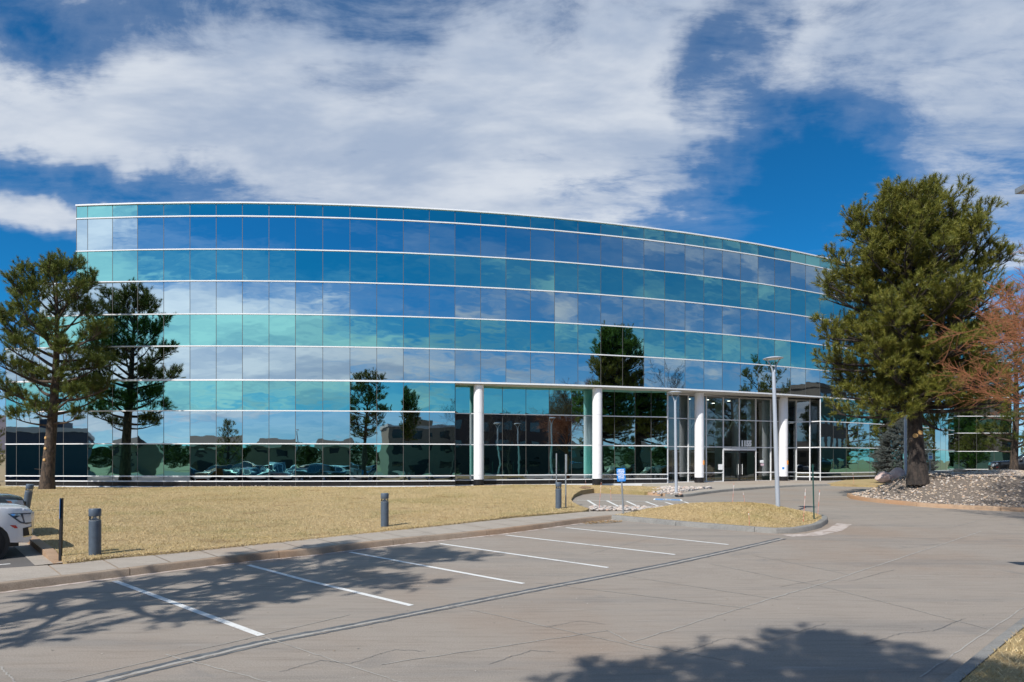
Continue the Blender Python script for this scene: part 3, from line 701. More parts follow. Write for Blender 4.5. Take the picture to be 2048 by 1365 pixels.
# horizontal white bars
def bar(path, z, h=.066, d=.065, name='white_bar', m=M_WHITE, parent=BLD, back=.06):
    mb = MB(); mb.sweep([(d, -h/2), (d, h/2), (-back, h/2), (-back, -h/2)], [(p.x, p.y, z) for p in path])
    return mb.build(name, m, parent, None, True, True)
main = lambda i0: [V[i0]]+[V[i] for i in range(max(i0, 3), 28)]
bar(main(2), 18.10, .085, .10, 'coping', back=.4)
bar(main(2), ZL[1]); bar(main(2), ZL[2])
bar([V[1]]+main(3), ZL[3]); bar([V[1]]+main(3), ZL[4])
bar([V[0], V[1]]+main(3), ZL[5]); bar([V[0], V[1]]+main(3), ZL[6], .10, .08)
lowL = [V[0], V[1]]+[V[i] for i in range(3, 11)]; lowR = RET[::-1][:1]+[V[i] for i in range(20, 28)]
for z in (ZL[7], ZL[8], ZL[9], ZL[10]):
    bar(lowL, z, .064); bar(Q, z, .06, .05); bar([RET[2]]+[V[i] for i in range(20, 28)], z, .064)
bar([p for p in RET], ZL[7], .07, .04); bar(RET, ZL[8], .07, .04); bar(RET, ZL[9], .07, .04); bar(RET, ZL[10], .07, .04)
for pth in (lowL, Q, [V[i] for i in range(19, 28)], RET):
    bar(pth, .50, .36, .06, 'base_kerb', M_WHITE)
# return panels
def wallq(name, a, b, z0, z1, m, cuts=(.5,)): return glass_unit(name, a, b, z0, z1, [m, M_JOINT], cuts)
for (a, b) in zip(RET[:-1], RET[1:]):
    for z0, z1, m in ((5.33,7.12,M_CLEAR),(3.3,5.33,M_CLEAR),(1.3,3.3,M_CLEAR),(.99,1.3,M_DARKGL),(.7,.99,M_GRAN)): wallq('return_pane', a, b, z0, z1, m, ())
mb = MB(); a, b = V[10], Q[0]; mb.box(((a.x+b.x)/2, (a.y+b.y)/2, 3.85), (.05, (b-a).length, 6.7), math.atan2(-(b-a).x, (b-a).y)); mb.build('recess_return', M_GRAN, BLD, None, True)
# core, roof, ends
def prism(mb, pts, z0, z1, mi=0, top=None):
    n = len(pts); vs = [(p[0], p[1], z0) for p in pts]+[(p[0], p[1], z1) for p in pts]
    mb.add(vs, [(i, (i+1) % n, n+(i+1) % n, n+i) for i in range(n)]+[tuple(range(n))[::-1]], mi); mb.add(vs, [tuple(range(n, 2*n))], mi if top is None else top)
def inw(i, d=.1):
    t = (V[min(i+1, 27)]-V[max(i-1, 0)]).normalized(); return V[i]+Vector((-t.y, t.x))*d
up = [V[2]+Vector((.06,.1))]+[inw(i) for i in range(3, 28)]
mb = MB(); prism(mb, up+[Vector((52,84)), Vector((-22,72))], 7.16, 17.95, 0, 1); 
prism(mb, [V[1]+Vector((.06,.12)), inw(3), up[0]+Vector((1,22)), V[1]+Vector((1.5,22))], .4, 13.28, 0, 1)
prism(mb, [V[0]+Vector((.06,.12)), V[1]+Vector((.0,.12)), V[1]+Vector((1.4,21)), V[0]+Vector((1.5,20))], .4, 9.28, 0, 1)
prism(mb, [inw(i) for i in range(3, 11)]+[V[10]+Vector((-.1,2)), Vector((-6,70)), Vector((-22,72))], .4, 7.1, 0)
prism(mb, [inw(i) for i in range(19, 28)]+[Vector((52,84)), Vector((30,70)), Vector((25.2,60))], .4, 7.1, 0)
mb.build('inner_walls', [M_CORE, M_ROOF], BLD, None, True)
# soffit over the recess
mb = MB(); sp = [V[i] for i in range(10, 20)]; bk = [p+Vector((-.6, 5.0)) for p in sp]
for i in range(9):
    mb.add([(sp[i].x, sp[i].y, 7.145), (sp[i+1].x, sp[i+1].y, 7.145), (bk[i+1].x, bk[i+1].y, 7.145), (bk[i].x, bk[i].y, 7.145)], [(0,1,2,3)])
mb.build('soffit', M_SOFF, BLD, None, True)
# entrance storefront
def post(p, z0, z1, w=.075, d=.12, t=None, m=M_FRAME, name='mullion'):
    mb = MB(); mb.box((p.x, p.y, (z0+z1)/2), (w, d, z1-z0), math.atan2(t.y, t.x)); return mb.build(name, m, BLD, None, True)
tE = (ENT[-1]-ENT[0]).normalized(); nE = Vector((tE.y, -tE.x))
for i, p in enumerate(ENT):
    if i == 4: post(p, 3.25, 7.12, t=tE)
    else: post(p, .62, 7.12, t=tE)
for p in RET[1:2]: post(p, .5, 7.12, t=(RET[2]-RET[0]).normalized())
post(V[19]+Vector((.02,.02)), .5, 7.12, .07, .07, Vector((1,0)))
post(Q[-1]+Vector((.05,.12)), .5, 7.12, .09, .09, Vector((1,0)))
def rail(a, b, z, h=.07, d=.10, m=M_FRAME, name='transom'):
    mb = MB(); mb.box(((a.x+b.x)/2, (a.y+b.y)/2, z), ((b-a).length-.075, d, h), math.atan2((b-a).y, (b-a).x)); return mb.build(name, m, BLD, None, True)
for i, (a, b) in enumerate(zip(ENT[:-1], ENT[1:])):
    door = i in (3, 4)
    for z in (5.33, 3.28): rail(a, b, z)
    rail(a, b, 7.08, .09)
    if not door: rail(a, b, 1.36); rail(a, b, .68, .10)
    zs = [(5.36,7.04),(3.31,5.3)]+([] if door else [(1.39,3.25),(.73,1.33)])
    for z0, z1 in zs: wallq('lobby_pane', a, b, z0, z1, M_CLEAR, ())
    # glass fins that stiffen the lobby front
for i in (1, 2, 3, 5, 6):
    p = ENT[i]-nE*.48; post(p, .62, 7.1, .035, .82, tE, M_FIN, 'glass_fin')
# double door in a dark frame
a, b = ENT[3], ENT[5]; dd = b-a; tD = dd.normalized()
rail(a, b, 3.12, .16, .12, M_FRAME, 'door_head'); 
for k in range(2):
    pa, pb = a+dd*(.02+.49*k), a+dd*(.47+.49*k+.02)
    mb = MB(); an = math.atan2(tD.y, tD.x); c = (pa+pb)/2; w = (pb-pa).length
    for q in (pa, pb): mb.box((q.x, q.y, 1.82), (.07, .05, 2.36), an)
    for z, h in ((2.97, .08), (.70, .18)): mb.box((c.x, c.y, z), (w, .05, h), an)
    d_ = mb.build('door', M_BLK, BLD, None, True)
    m2 = MB(); m2.add([(pa.x, pa.y, .78), (pb.x, pb.y, .78), (pb.x, pb.y, 2.94), (pa.x, pa.y, 2.94)], [(0,1,2,3)]); g_ = m2.build('pane', M_CLEAR, d_)
    m3 = MB(); q = (pb if k == 0 else pa)+nE*.09+tD*(-.16 if k == 0 else .16); m3.tube([(q.x, q.y, 1.2), (q.x, q.y, 2.0)], .02, 8); m3.build('handle', M_FRAME, d_, 40)
# lobby interior
mb = MB(); prism(mb, [Q[4], Q[5], ENT[0], ENT[3], ENT[7], V[19], Vector((26,60)), Vector((8,58))], .40, .565); mb.build('lobby_floor', M_INTF, BLD, None, True)
mb = MB(); mb.add([(8,58,.5),(26,60,.5),(26,60,7.1),(8,58,7.1)], [(0,1,2,3)]); mb.add([(26,60,.5),(24.4,50,.5),(24.4,50,7.1),(26,60,7.1)], [(0,1,2,3)]); mb.add([(8,58,.5),(9.6,45.4,.5),(9.6,45.4,7.1),(8,58,7.1)], [(0,1,2,3)]); mb.build('lobby_wall', M_INT, BLD, None, True)
mb = MB(); mb.add([(8,58,7.0),(26,60,7.0),(24.5,50.2,7.0),(11,46.2,7.0)], [(0,1,2,3)]); mb.build('lobby_ceiling', M_INTC, BLD, None, True)
for x, y in ((13.6,49),(15.2,49.6),(17.2,50.6),(19.4,51.4),(14.2,51.5),(16.6,52.6),(18.8,53.6),(22.4,52.4)):
    mb = MB(); mb.lathe([(.11,6.975),(.12,6.99)], (x, y, 0), 14); mb.build('downlight', M_GLOW, BLD, None, True)
for x, y in ((14.0,51.2),(18.3,52.2),(20.7,52.6)):
    mb = MB(); mb.lathe([(.33,.56),(.33,7.0)], (x, y, 0), 28); mb.build('lobby_column', M_WHITE2, BLD, 40, True)
for k in range(3):      # raking struts of the inner vestibule
    o_ = Vector((12.6+1.75*k, 49.3+.75*k)); mb = MB(); mb.tube([(o_.x, o_.y, 2.9), (o_.x+1.9, o_.y+.8, 5.6)], .06, 6); mb.build('strut', M_FRAME, BLD, None, True)
mb = MB()
for k in range(7): 
    p = Vector((12.4, 49.2)).lerp(Vector((21.2, 53.0)), k/6); mb.box((p.x, p.y, 1.75), (.07, .07, 2.4), .4)
mb.box((16.8, 51.1, 2.95), (9.6, .08, .09), math.atan2(3.8, 8.8)); mb.build('inner_vestibule_frame', M_FRAME, BLD, None, True)
mb = MB(); mb.box((19.2, 55.4, 1.1), (3.6, .8, 1.1), .3); mb.build('reception_desk', M_INTC, BLD, None, True)
# big round columns under the edge of the upper floors
for px, i in ((957.5, 10), (1194.5, 12), (1398.5, 15), (1566.5, 17)):
    a, b = V[i], V[i+1]; t = (b-a).normalized(); u = (px-1024)/F
    # on the chord moved .45 m inward
    a2 = a+Vector((-t.y, t.x))*(.45 if px < 1300 else 1.0)
    s = (u*a2.y-a2.x)/(t.x-u*t.y); c = a2+t*s
    cl = MB(); r = .33; prof = []
    for z in (1.05, 1.32, 3.30, 5.33, 7.14):
        if prof: prof += [(r, z-.011), (r-.02, z-.010), (r-.02, z+.010), (r, z+.011)]
        else: prof += [(r, z)]
    prof = prof[:-3]
    cl.lathe(prof, (c.x, c.y, 0), 40); col_ = cl.build('round_column', M_WHITE2, BLD, 30, True)
    bs = MB(); bs.lathe([(.345,.40),(.345,1.045)], (c.x, c.y, 0), 36); bs.build('column_base', M_GRAN, col_, 30)
    if px in (1398.5, 1566.5):
        m2 = MB(); n_ = Vector((c.x, c.y)).normalized(); sd = Vector((n_.y, -n_.x))
        q = c-n_*.20+sd*.295; m2.box((q.x, q.y, 2.12), (.012, .20, .32), math.atan2(n_.y, n_.x)-.95); m2.build('orange_plaque', M_ORANGE, col_)
        if px > 1500:
            q = c-n_*.333; m2 = MB(); m2.box((q.x, q.y, 1.68), (.15, .012, .17), math.atan2(sd.y, sd.x)); m2.build('blue_plaque', M_BLUE, col_)
def text_mesh(s, size, off_=.0, spacing=1.0, align='CENTER'):
    c = bpy.data.curves.new('lettering', 'FONT'); c.body = s; c.size = size; c.offset = off_; c.space_character = spacing; c.align_x = align; c.extrude = .004
    o = bpy.data.objects.new('lettering', c); COL.objects.link(o); bpy.context.view_layer.update()
    me = bpy.data.meshes.new_from_object(o.evaluated_get(bpy.context.evaluated_depsgraph_get())); bpy.data.objects.remove(o); bpy.data.curves.remove(c); return me
me = text_mesh('1155', .57, .038, .98, 'LEFT'); o = link('street_number', me, M_SIGNW, BLD, True)
p = pxY(1480.5, 48.6)+nE*.07; o.location = Vector((p.x, p.y, 3.385))-Vector(BLD.location); o.rotation_euler = (R_(90), 0, math.atan2(tE.y, tE.x)); o.scale = (.93, 1, 1)
# door decals
for px, Y, z, w, h, m in ((1440.5, 47.8, 1.78, .42, .42, M_SIGNW), (1523, 49.35, 2.2, .36, .20, M_SIGNW), (1524, 49.35, 1.95, .34, .16, M_SIGNP)):
    p = pxY(px, Y)+nE*.03; mb = MB(); mb.box((p.x, p.y, z), (w, .006, h), math.atan2(tE.y, tE.x)); mb.build('door_notice', m, BLD, None, True)

# right wing across the far end
WNG = empty('glass_wing', (52, 75, .6), 'far wing of teal mirror glass behind the gravel mound, left of the far pine', 'building')
WP = [(45.9,72.9),(46.25,72.0),(46.9,71.35),(47.8,71.05),(51.7,71.0),(55.6,71.0)]; WP = [Vector(p) for p in WP]
for i, (a, b) in enumerate(zip(WP[:-1], WP[1:])):
    facet(a, b, range(0, 11), () if i < 3 else (.5,), WNG)
for z in ZL[1:11]: bar(WP, z, .066, .065, 'white_bar', M_WHITE, WNG)
bar(WP, 18.1, .10, .1, 'coping', M_WHITE, WNG, .4); bar(WP, .5, .36, .06, 'base_kerb', M_WHITE, WNG)
mb = MB(); prism(mb, [p+Vector((.1,.1)) for p in WP[:-1]]+[Vector((55.5,71.1)), Vector((55.5,95)), Vector((46.2,95))], .4, 17.95, 0, 1); mb.build('inner_walls', [M_CORE, M_ROOF], WNG, None, True)

# ================================================================== TREES AND PLANTS
def unit(a): return a/np.maximum(1e-9, np.linalg.norm(a, axis=-1, keepdims=True))
def perp(D, rg):
    r = rg.normal(size=D.shape); return unit(r-D*(r*D).sum(-1, keepdims=True))
def needles(P, D, rg, K, L, nl, spread, w, back=0.0):
    """K needles round each shoot: P tips' base, D axis; returns verts, tris, tone"""
    n = len(P); t = rg.uniform(0, 1, (n, K, 1))*L
    base = P[:, None]+D[:, None]*t
    az = perp(np.repeat(D[:, None], K, 1), rg)
    a = rg.normal(spread[0], spread[1], (n, K, 1))
    d = unit(D[:, None]*np.cos(a)+az*np.sin(a))
    ln = nl*rg.uniform(.75, 1.15, (n, K, 1))
    side = unit(np.cross(d, az+rg.normal(0, .3, d.shape)))
    V_ = np.stack([base-side*w, base+side*w, base+d*ln], 2).reshape(-1, 3)
    Fc = np.arange(n*K*3).reshape(-1, 3)
    tone = np.repeat(np.clip(rg.normal(.5, .27, n), 0, 1), K*3)
    return V_, Fc, tone
def needle_obj(name, V_, Fc, tone, m, parent):
    me = np_mesh(name, V_, Fc)
    at_ = me.attributes.new('tone', 'FLOAT', 'POINT'); at_.data.foreach_set('value', np.asarray(tone, np.float32))
    return link(name, me, m, parent)
def curve_pts(p, d, L, n, up, rg, wig=.06):
    pts = [Vector(p)]; d = Vector(d).normalized()
    for i in range(n):
        d = (d+Vector((rg.normal(0, wig), rg.normal(0, wig), up/n+rg.normal(0, wig*.6)))).normalized()
        pts.append(pts[-1]+d*(L/n))
    return pts
def pine(label, base, Ht, prof, cb, nl, seed, trunk_r, group=None, lean=(0, 0), K=42, nl_=.20, shL=.26, shoots=1.0, mats=(M_BARK, M_NEED), droop=0.0, elev=(.05, .95), stubs=0, w=.011, off_x=0.0, tin=.14, flare=.38, name='pine_tree'):
    """prof: (height, radius) pairs of the crown; cb: height of the lowest limbs; nl: number of limbs"""
    rg = np.random.default_rng(seed)
    root = empty(name, base, label, 'tree', group)
    tb = MB(); n = 14; tp = []; tr = []
    for i in range(n+1):
        t = i/n; z = Ht*t*.985
        tp.append(Vector((lean[0]*t**1.3+.10*math.sin(t*5+seed), lean[1]*t**1.3+.10*math.cos(t*4+seed), z)))
        fl = flare*math.exp(-t*Ht/.5)
        tr.append(max(.02, trunk_r*((1-t)**.85*.92+.05)+trunk_r*fl))
    tp[0].z -= .3; tb.tube(tp, tr, 16)
    hs = np.array([p[0] for p in prof]); rs = np.array([p[1] for p in prof])
    def tpos(z):
        t = max(0, min(.999, z/(Ht*.985)))*n; i = int(t); return tp[i].lerp(tp[i+1], t-i), tr[i]+(tr[i+1]-tr[i])*(t-i)
    SP, SD = [], []
    az = rg.uniform(0, 6.28)
    for i in range(nl):
        f = (i+rg.uniform(-.3, .3))/(nl-1); f = min(max(f, 0), 1)
        z0 = cb+(Ht*.97-cb)*f**1.05
        az += 2.39996+rg.normal(0, .25)
        ex = elev[0]+(elev[1]-elev[0])*f**1.1+rg.normal(0, .10)
        # the limb must end on the crown outline
        Rm = float(np.interp(z0+.25*np.interp(z0, hs, rs)*math.tan(max(ex, 0)), hs, rs))
        L = max(.35, Rm*rg.uniform(.74, 1.0)/max(.45, math.cos(ex)))
        d = Vector((math.cos(az)*math.cos(ex), math.sin(az)*math.cos(ex), math.sin(ex)))
        if off_x: L *= 1+off_x*math.cos(az)
        p0, r0 = tpos(z0)
        lp = curve_pts(p0, d, L, 6, .35-droop, rg, .07)
        lr = [max(.009, min(r0*.62, .026+.030*L)*(1-.80*j/6)) for j in range(7)]
        tb.tube(lp, lr, 6, cap=False)
        ns = max(4, int((1.5+L*4.4)*shoots))
        for k in range(ns):
            t = rg.uniform(tin, 1.0)**.85*6*.999; j = int(t); q = lp[j].lerp(lp[j+1], t-j)
            dd = (lp[j+1]-lp[j]).normalized()
            sd = Vector(perp(np.array([dd]), rg)[0]); sd.z = abs(sd.z)*.5+.1
            sl_ = rg.uniform(.45, 1.0)*(.34+.36*L*(1-.72*t/6)); bd = (dd*rg.uniform(.25, .8)+sd).normalized()
            bp = curve_pts(q, bd, sl_, 3, .5, rg, .12)
            tb.tube(bp, [.016, .012, .009, .006], 4, cap=False)
            for _ in range(max(2, int(2.0+4.2*sl_))):
                u = rg.uniform(.35, 1)*3*.999; jj = int(u); e = bp[jj].lerp(bp[jj+1], u-jj)
                ed = ((bp[jj+1]-bp[jj]).normalized()*.6+Vector(rg.normal(0, .5, 3))+Vector((0, 0, .35))).normalized()
                tw = rg.uniform(.08, .42); tb.tube([e, e+ed*tw], [.006, .004], 3, cap=False)
                SP.append(e+ed*tw); SD.append((ed+Vector((0, 0, .3))).normalized())
            SP.append(bp[-1]); SD.append((bp[-1]-bp[-2]).normalized())
        for _ in range(2): SP.append(lp[-1]-(lp[-1]-lp[-2])*.1); SD.append(((lp[-1]-lp[-2]).normalized()+Vector(rg.normal(0, .3, 3))).normalized())
    for k in range(10):
        p_, _ = tpos(Ht*rg.uniform(.93, .99)); SP.append(p_); SD.append(Vector((rg.normal(0, .35), rg.normal(0, .35), 1)).normalized())
    for k in range(stubs):          # dead stubs on the bare part of the trunk
        z0 = rg.uniform(.25, 1)*cb; p0, r0 = tpos(z0); a = rg.uniform(0, 6.28); ln_ = rg.uniform(.15, .9)*(2.2 if stubs > 10 else 1)
        tb.tube(curve_pts(p0, (math.cos(a), math.sin(a), .15), r0+ln_, 3, -.1, rg, .12), [.03, .022, .015, .006], 5)
    tk = tb.build('trunk', mats[0], root, 60)
    SP = np.array([tuple(p) for p in SP]); SD = np.array([tuple(p) for p in SD])
    V_, Fc, tone = needles(SP, SD, rg, K, shL, nl_, (.78, .28), w)
    needle_obj('crown', V_, Fc, tone, mats[1], root)
    return root, tk, tpos
def cut_scar(tk, p, d, r, m=M_RUST):
    mb = MB(); M = Vector(d).to_track_quat('Z', 'Y').to_matrix(); mb.lathe([(r, -.03), (r*.95, .03), (r*.6, .045)], p, 12, 0, M); mb.build('pruning_scar', m, tk, 50)

# pine on the lawn by the left end of the building
ptA = at(97, 985, 36.3)
rA, tkA, tpA = pine('tall open pine with visible limbs on the lawn at the left end of the building', (ptA.x, 36.3, .37), 12.5,
    [(3.3, 2.0), (4.6, 2.9), (6.8, 3.4), (8.6, 3.3), (10.2, 2.6), (11.6, 1.9), (12.7, .5)], 3.9, 48, 11, .36, 'pine trees around the office building', (.55, 0), K=46, shoots=1.1, elev=(-.02, .70), stubs=6, tin=.42, mats=(M_BARK, M_NEED2), shL=.30, nl_=.21)
for z, a in ((2.55, -1.75), (1.9, -1.7), (3.15, -2.0)):
    p_, r_ = tpA(z); d_ = Vector((math.cos(a), math.sin(a), .1)); cut_scar(tkA, p_+d_*(r_*.98), d_, .085)
# the big pine on the gravel mound
pb = at(1838, 948, 29.2)
rB, tkB, tpB = pine('broad dense pine on the gravel mound, the biggest tree of all', (pb.x, 29.2, 1.46), 12.5,
    [(2.6, 3.0), (3.6, 3.9), (5.8, 4.2), (7.7, 4.15), (9.4, 3.7), (10.7, 3.0), (11.7, 2.1), (12.5, .8)], 3.0, 140, 23, .36, 'pine trees around the office building', (-.45, .3), K=44, shoots=.80, mats=(M_BARK2, M_NEED), elev=(-.22, .66), nl_=.21, shL=.30)
for z, a in ((2.05, -1.45), (1.92, -2.15)):
    p_, r_ = tpB(z); d_ = Vector((math.cos(a), math.sin(a), .05)); cut_scar(tkB, p_+d_*(r_*.99), d_, .11)
# pine beyond the mound, at the right edge
pc = at(2030, 940, 41)
pine('smaller pine at the right edge behind the gravel mound, beside the glass wing', (pc.x, 41, 1.05), 10.6, [(1.2, 1.4), (2.4, 2.4), (5, 2.9), (7.5, 2.5), (9.4, 1.6), (10.6, .4)], 1.8, 34, 31, .24, 'pine trees around the office building', K=36, shoots=.7, elev=(-.08, .8), mats=(M_BARK, M_NEED2))
# the pine whose shadow lies across the parking bays (just outside the frame, left of the camera)
pine('open pine left of the parking bays, seen as a shadow and in the glass', (-9.7, 5.4, .05), 11.7, [(4.4, 1.6), (6.0, 2.6), (7.6, 3.0), (9.6, 2.5), (11.0, 1.4), (11.7, .6)], 4.7, 42, 41, .27, 'pine trees behind the camera', (.3, .5), K=38, shoots=.95, tin=.40, stubs=16, elev=(.0, .7), mats=(M_BARK, M_NEED2))

def bare_tree(label, base, Ht, spread, seed, m, trunk_r=.16, levels=4, cat='tree', name='bare_tree', group=None, cb=.28, kids=(9, 7, 6, 5), up=.35, twig=.006, lean=(0, 0), part='crown'):
    rg = np.random.default_rng(seed); root = empty(name, base, label, cat, group)
    tk = MB(); br = MB()
    tp = curve_pts((0, 0, -.2), (lean[0], lean[1], 1), Ht*.82, 8, .2, rg, .05)
    tr = [trunk_r*(1-.86*i/8)+(trunk_r*.5 if i == 0 else 0) for i in range(9)]
    tk.tube(tp, tr, 10)
    def grow(pts, rad, lev, L):
        n = len(pts)-1; k = kids[min(lev, len(kids)-1)]
        for i in range(k):
            t = ((cb if lev == 0 else .22)+(1-(cb if lev == 0 else .22))*(i+rg.uniform(0, 1))/k)*n*.999; j = int(t)
            q = pts[j].lerp(pts[j+1], t-j); d = (pts[j+1]-pts[j]).normalized()
            s = Vector(perp(np.array([d]), rg)[0]); a = rg.uniform(.55, 1.05) if lev == 0 else rg.uniform(.4, .9)
            nd = d*math.cos(a)+s*math.sin(a)
            if lev == 0:
                f = t/n; l = spread*rg.uniform(.8, 1.15)*(1.0-.45*abs(f-.45))
            else: l = L*rg.uniform(.32, .55)
            r0 = max(twig, (rad[j]*.5))
            m_ = 5 if lev < 2 else 3
            pp = curve_pts(q, nd, l, m_, up, rg, .12 if lev < 2 else .16)
            rr = [max(twig*.6, r0*(1-.8*x/m_)) for x in range(m_+1)]
            br.tube(pp, rr, 5 if lev < 1 else 3, cap=False)
            if lev+1 < levels: grow(pp, rr, lev+1, l)
    grow(tp, tr, 0, Ht)
    tk.build('trunk', m, root, 60); br.build(part, m, root, None)
    return root
# leafless tree beside the camera, shaped as a dense pine for its foreground shadow
pine('tree right beside the camera, shaped as a dense round crowned pine to cast the foreground shadow', (-2.5, -1.5, 0), 10.8, [(4.8, 2.0), (6, 2.8), (7.6, 3.1), (9.2, 2.5), (10.8, .9)], 4.8, 64, 57, .2, 'pine trees behind the camera', K=44, shoots=1.0, w=.013, elev=(-.1, .6), mats=(M_BARK, M_NEED2))
bare_tree('leafless tree right of the drive, casting the feathery shadow at the right edge', (13.6, 11.9, 0), 8.6, 2.7, 52, M_TWIG, .14, 4, kids=(13, 9, 7, 5), twig=.008, cb=.35, group='bare trees behind the camera')
# russet tree at the right edge
bare_tree('leafless tree with fine russet twigs at the right edge in front of the pines', (19.5, 19.6, .2), 8.7, 4.4, 53, M_RTWIG, .16, 4, kids=(26, 12, 9, 7), twig=.0075, cb=.42, up=.12)
bare_tree('tall leafless brown tree off to the right, seen in the glass', (35, 24.5, .3), 12.5, 3.6, 54, M_TWIG, .18, 4, kids=(12, 8, 7, 5), twig=.009, group='bare trees behind the camera')
bare_tree('slim leafless tree behind the camera, seen in the glass above the second column', (6.5, -13, 0), 13, 3.0, 55, M_TWIG, .15, 4, kids=(11, 8, 6, 4), twig=.008, group='bare trees behind the camera')
pine('broad pine far right of the drive, seen in the glass above the entrance', (41, 40, .4), 12.0, [(1.5, 2.2), (4, 3), (8, 2.6), (12, .4)], 1.6, 30, 61, .22, 'pine trees behind the camera', K=24, shoots=.6, w=.012)
pine('bushy dark pine standing in the car park behind the camera', (-40, -11, 0), 7.2, [(.8, 2.0), (2.5, 2.4), (5, 1.6), (7.2, .3)], .7, 30, 62, .18, 'pine trees behind the camera', K=24, shoots=.6, w=.012)
pine('round pine standing behind the car park and the lamp', (-33, -44, 0), 6.6, [(1, 2.4), (3, 3), (5, 2.4), (6.6, .5)], 1.0, 30, 63, .2, 'pine trees behind the camera', K=24, shoots=.6, w=.012)

def spruce(label, base, Ht, Rm, seed):
    rg = np.random.default_rng(seed); root = empty('spruce_tree', base, label, 'tree')
    tb = MB(); tb.tube([(0, 0, -.2), (0, 0, Ht*.5), (0, 0, Ht*.96)], [.11, .07, .015], 8)
    P, D = [], []
    n = 1000
    for i in range(n):
        f = rg.uniform(0, 1)**1.15; z = .18+(Ht-.3)*f
        prof = (1-f)**.62*(.62+.38*min(1, f/.22)); az = rg.uniform(0, 6.283); lob = 1+.13*math.sin(az*3+f*9+seed)+.08*math.sin(az*7+f*17)
        r = Rm*prof*lob*rg.uniform(.80, 1.04)
        c, s = math.cos(az), math.sin(az)
        p0 = Vector((c*r*.35, s*r*.35, z-.05)); p1 = Vector((c*r, s*r, z+.08+.12*f))
        tb.tube([p0, p0.lerp(p1, .5)-Vector((0, 0, .03)), p1], [.012, .009, .005], 3, cap=False)
        for k in range(5):
            t = rg.uniform(.5, 1.0); q = p0.lerp(p1, t)
            sd = Vector((-s, c, 0))*rg.uniform(-1, 1)
            D.append(tuple((Vector((c, s, .45))+sd+Vector((0, 0, rg.uniform(-.2, .5)))).normalized())); P.append(tuple(q))
    tb.build('trunk', M_BARK2, root, 60)
    V_, Fc, tone = needles(np.array(P), np.array(D), rg, 46, .24, .075, (1.0, .3), .013)
    needle_obj('crown', V_, Fc, tone, M_SPRU, root)
    return root
ps = at(1803, 952, 44.0)
spruce('rounded blue grey spruce behind the lamp post, against the glass near the big pine', (ps.x, 44.0, .70), 4.5, 2.25, 71)
pine('dense pine right of the far glass wing, out of frame but mirrored in it', (57.5, 57.5, .6), 11.5, [(1.5, 2.4), (4, 3.6), (8, 3.0), (11.5, .5)], 1.4, 40, 68, .24, 'pine trees behind the camera', K=28, shoots=.7, w=.013, elev=(-.1, .7))
pine('dense pine farther right of the far glass wing, mirrored in its lower floors', (65, 51, .6), 12.5, [(1.5, 2.6), (4, 3.8), (8, 3.2), (12.5, .5)], 1.4, 40, 69, .24, 'pine trees behind the camera', K=28, shoots=.7, w=.013, elev=(-.1, .7))
pine('tall dark pine beyond the right edge, mirrored at the far end of the curved facade', (61, 66.5, .6), 13, [(1.5, 2.6), (4, 3.9), (9, 3.2), (13, .5)], 1.4, 42, 73, .26, 'pine trees behind the camera', K=28, shoots=.8, w=.014, elev=(-.1, .7))
pine('second tall pine beyond the right edge, nearer the drive, mirrored in the curved facade', (60, 57.5, .6), 12, [(1.5, 2.6), (4, 3.8), (8, 3.2), (12, .5)], 1.4, 42, 74, .26, 'pine trees behind the camera', K=28, shoots=.8, w=.014, elev=(-.1, .7))
# the dark belt of trees far behind the car park
def wood(x0, x1, y0, n, seed):
    rg = np.random.default_rng(seed); P, D = [], []; tb = MB()
    for i in range(n):
        x = rg.uniform(x0, x1); y = y0+rg.normal(0, 9); h = rg.uniform(4, 7.5); r = h*rg.uniform(.32, .5); tb.tube([(x, y, -.3), (x, y, h*.7)], [.16, .06], 5)
        k = 260; a = rg.uniform(0, 6.28, k); e = rg.uniform(0, 1, k)**.7; rr = r*np.sqrt(np.clip(1-(2*e-1)**2, .1, 1))*rg.uniform(.6, 1, k)
        P.append(np.stack([x+rr*np.cos(a), y+rr*np.sin(a), .8+(h-.8)*e], -1)); D.append(unit(np.stack([np.cos(a), np.sin(a), np.full(k, .7)], -1)))
    V_, Fc, tone = needles(np.concatenate(P), np.concatenate(D), rg, 7, .5, .55, (.8, .3), .09)
    o = needle_obj('distant_wood', V_, Fc, tone, M_HEDGE, None); tag(o, 'dark belt of distant evergreens behind the car park, seen low in the glass', 'wood', kind='stuff')
wood(-150, 60, -92, 70, 77); wood(40, 150, -60, 34, 78); wood(100, 175, 22, 44, 79)
# low russet bush
def bush(label, base, r, h, seed, m=M_RBUSH):
    rg = np.random.default_rng(seed); root = empty('twiggy_bush', base, label, 'bush'); br = MB()
    for i in range(420):
        a = rg.uniform(0, 6.28); e = rg.uniform(.15, 1.5); d = Vector((math.cos(a)*math.cos(e), math.sin(a)*math.cos(e), math.sin(e)*h/r))
        pts = curve_pts((rg.normal(0, .06), rg.normal(0, .06), 0), d, r*rg.uniform(.7, 1.05)*d.length**.5, 4, .1, rg, .12)
        br.tube(pts, [.008, .007, .006, .005, .003], 3, cap=False)
        for _ in range(3):
            t = rg.uniform(.3, 1)*3.99; j = int(t); q = pts[j].lerp(pts[j+1], t-j)
            br.tube(curve_pts(q, Vector(rg.normal(0, 1, 3))+d, r*.3, 2, .1, rg, .2), [.005, .004, .002], 3, cap=False)
    br.build('twigs', m, root); return root
pbu = at(1783, 960, 32.6)
bush('low russet twiggy bush at the foot of the blue spruce, behind the pink boulders', (pbu.x, 32.6, 1.18), .40, .66, 72)
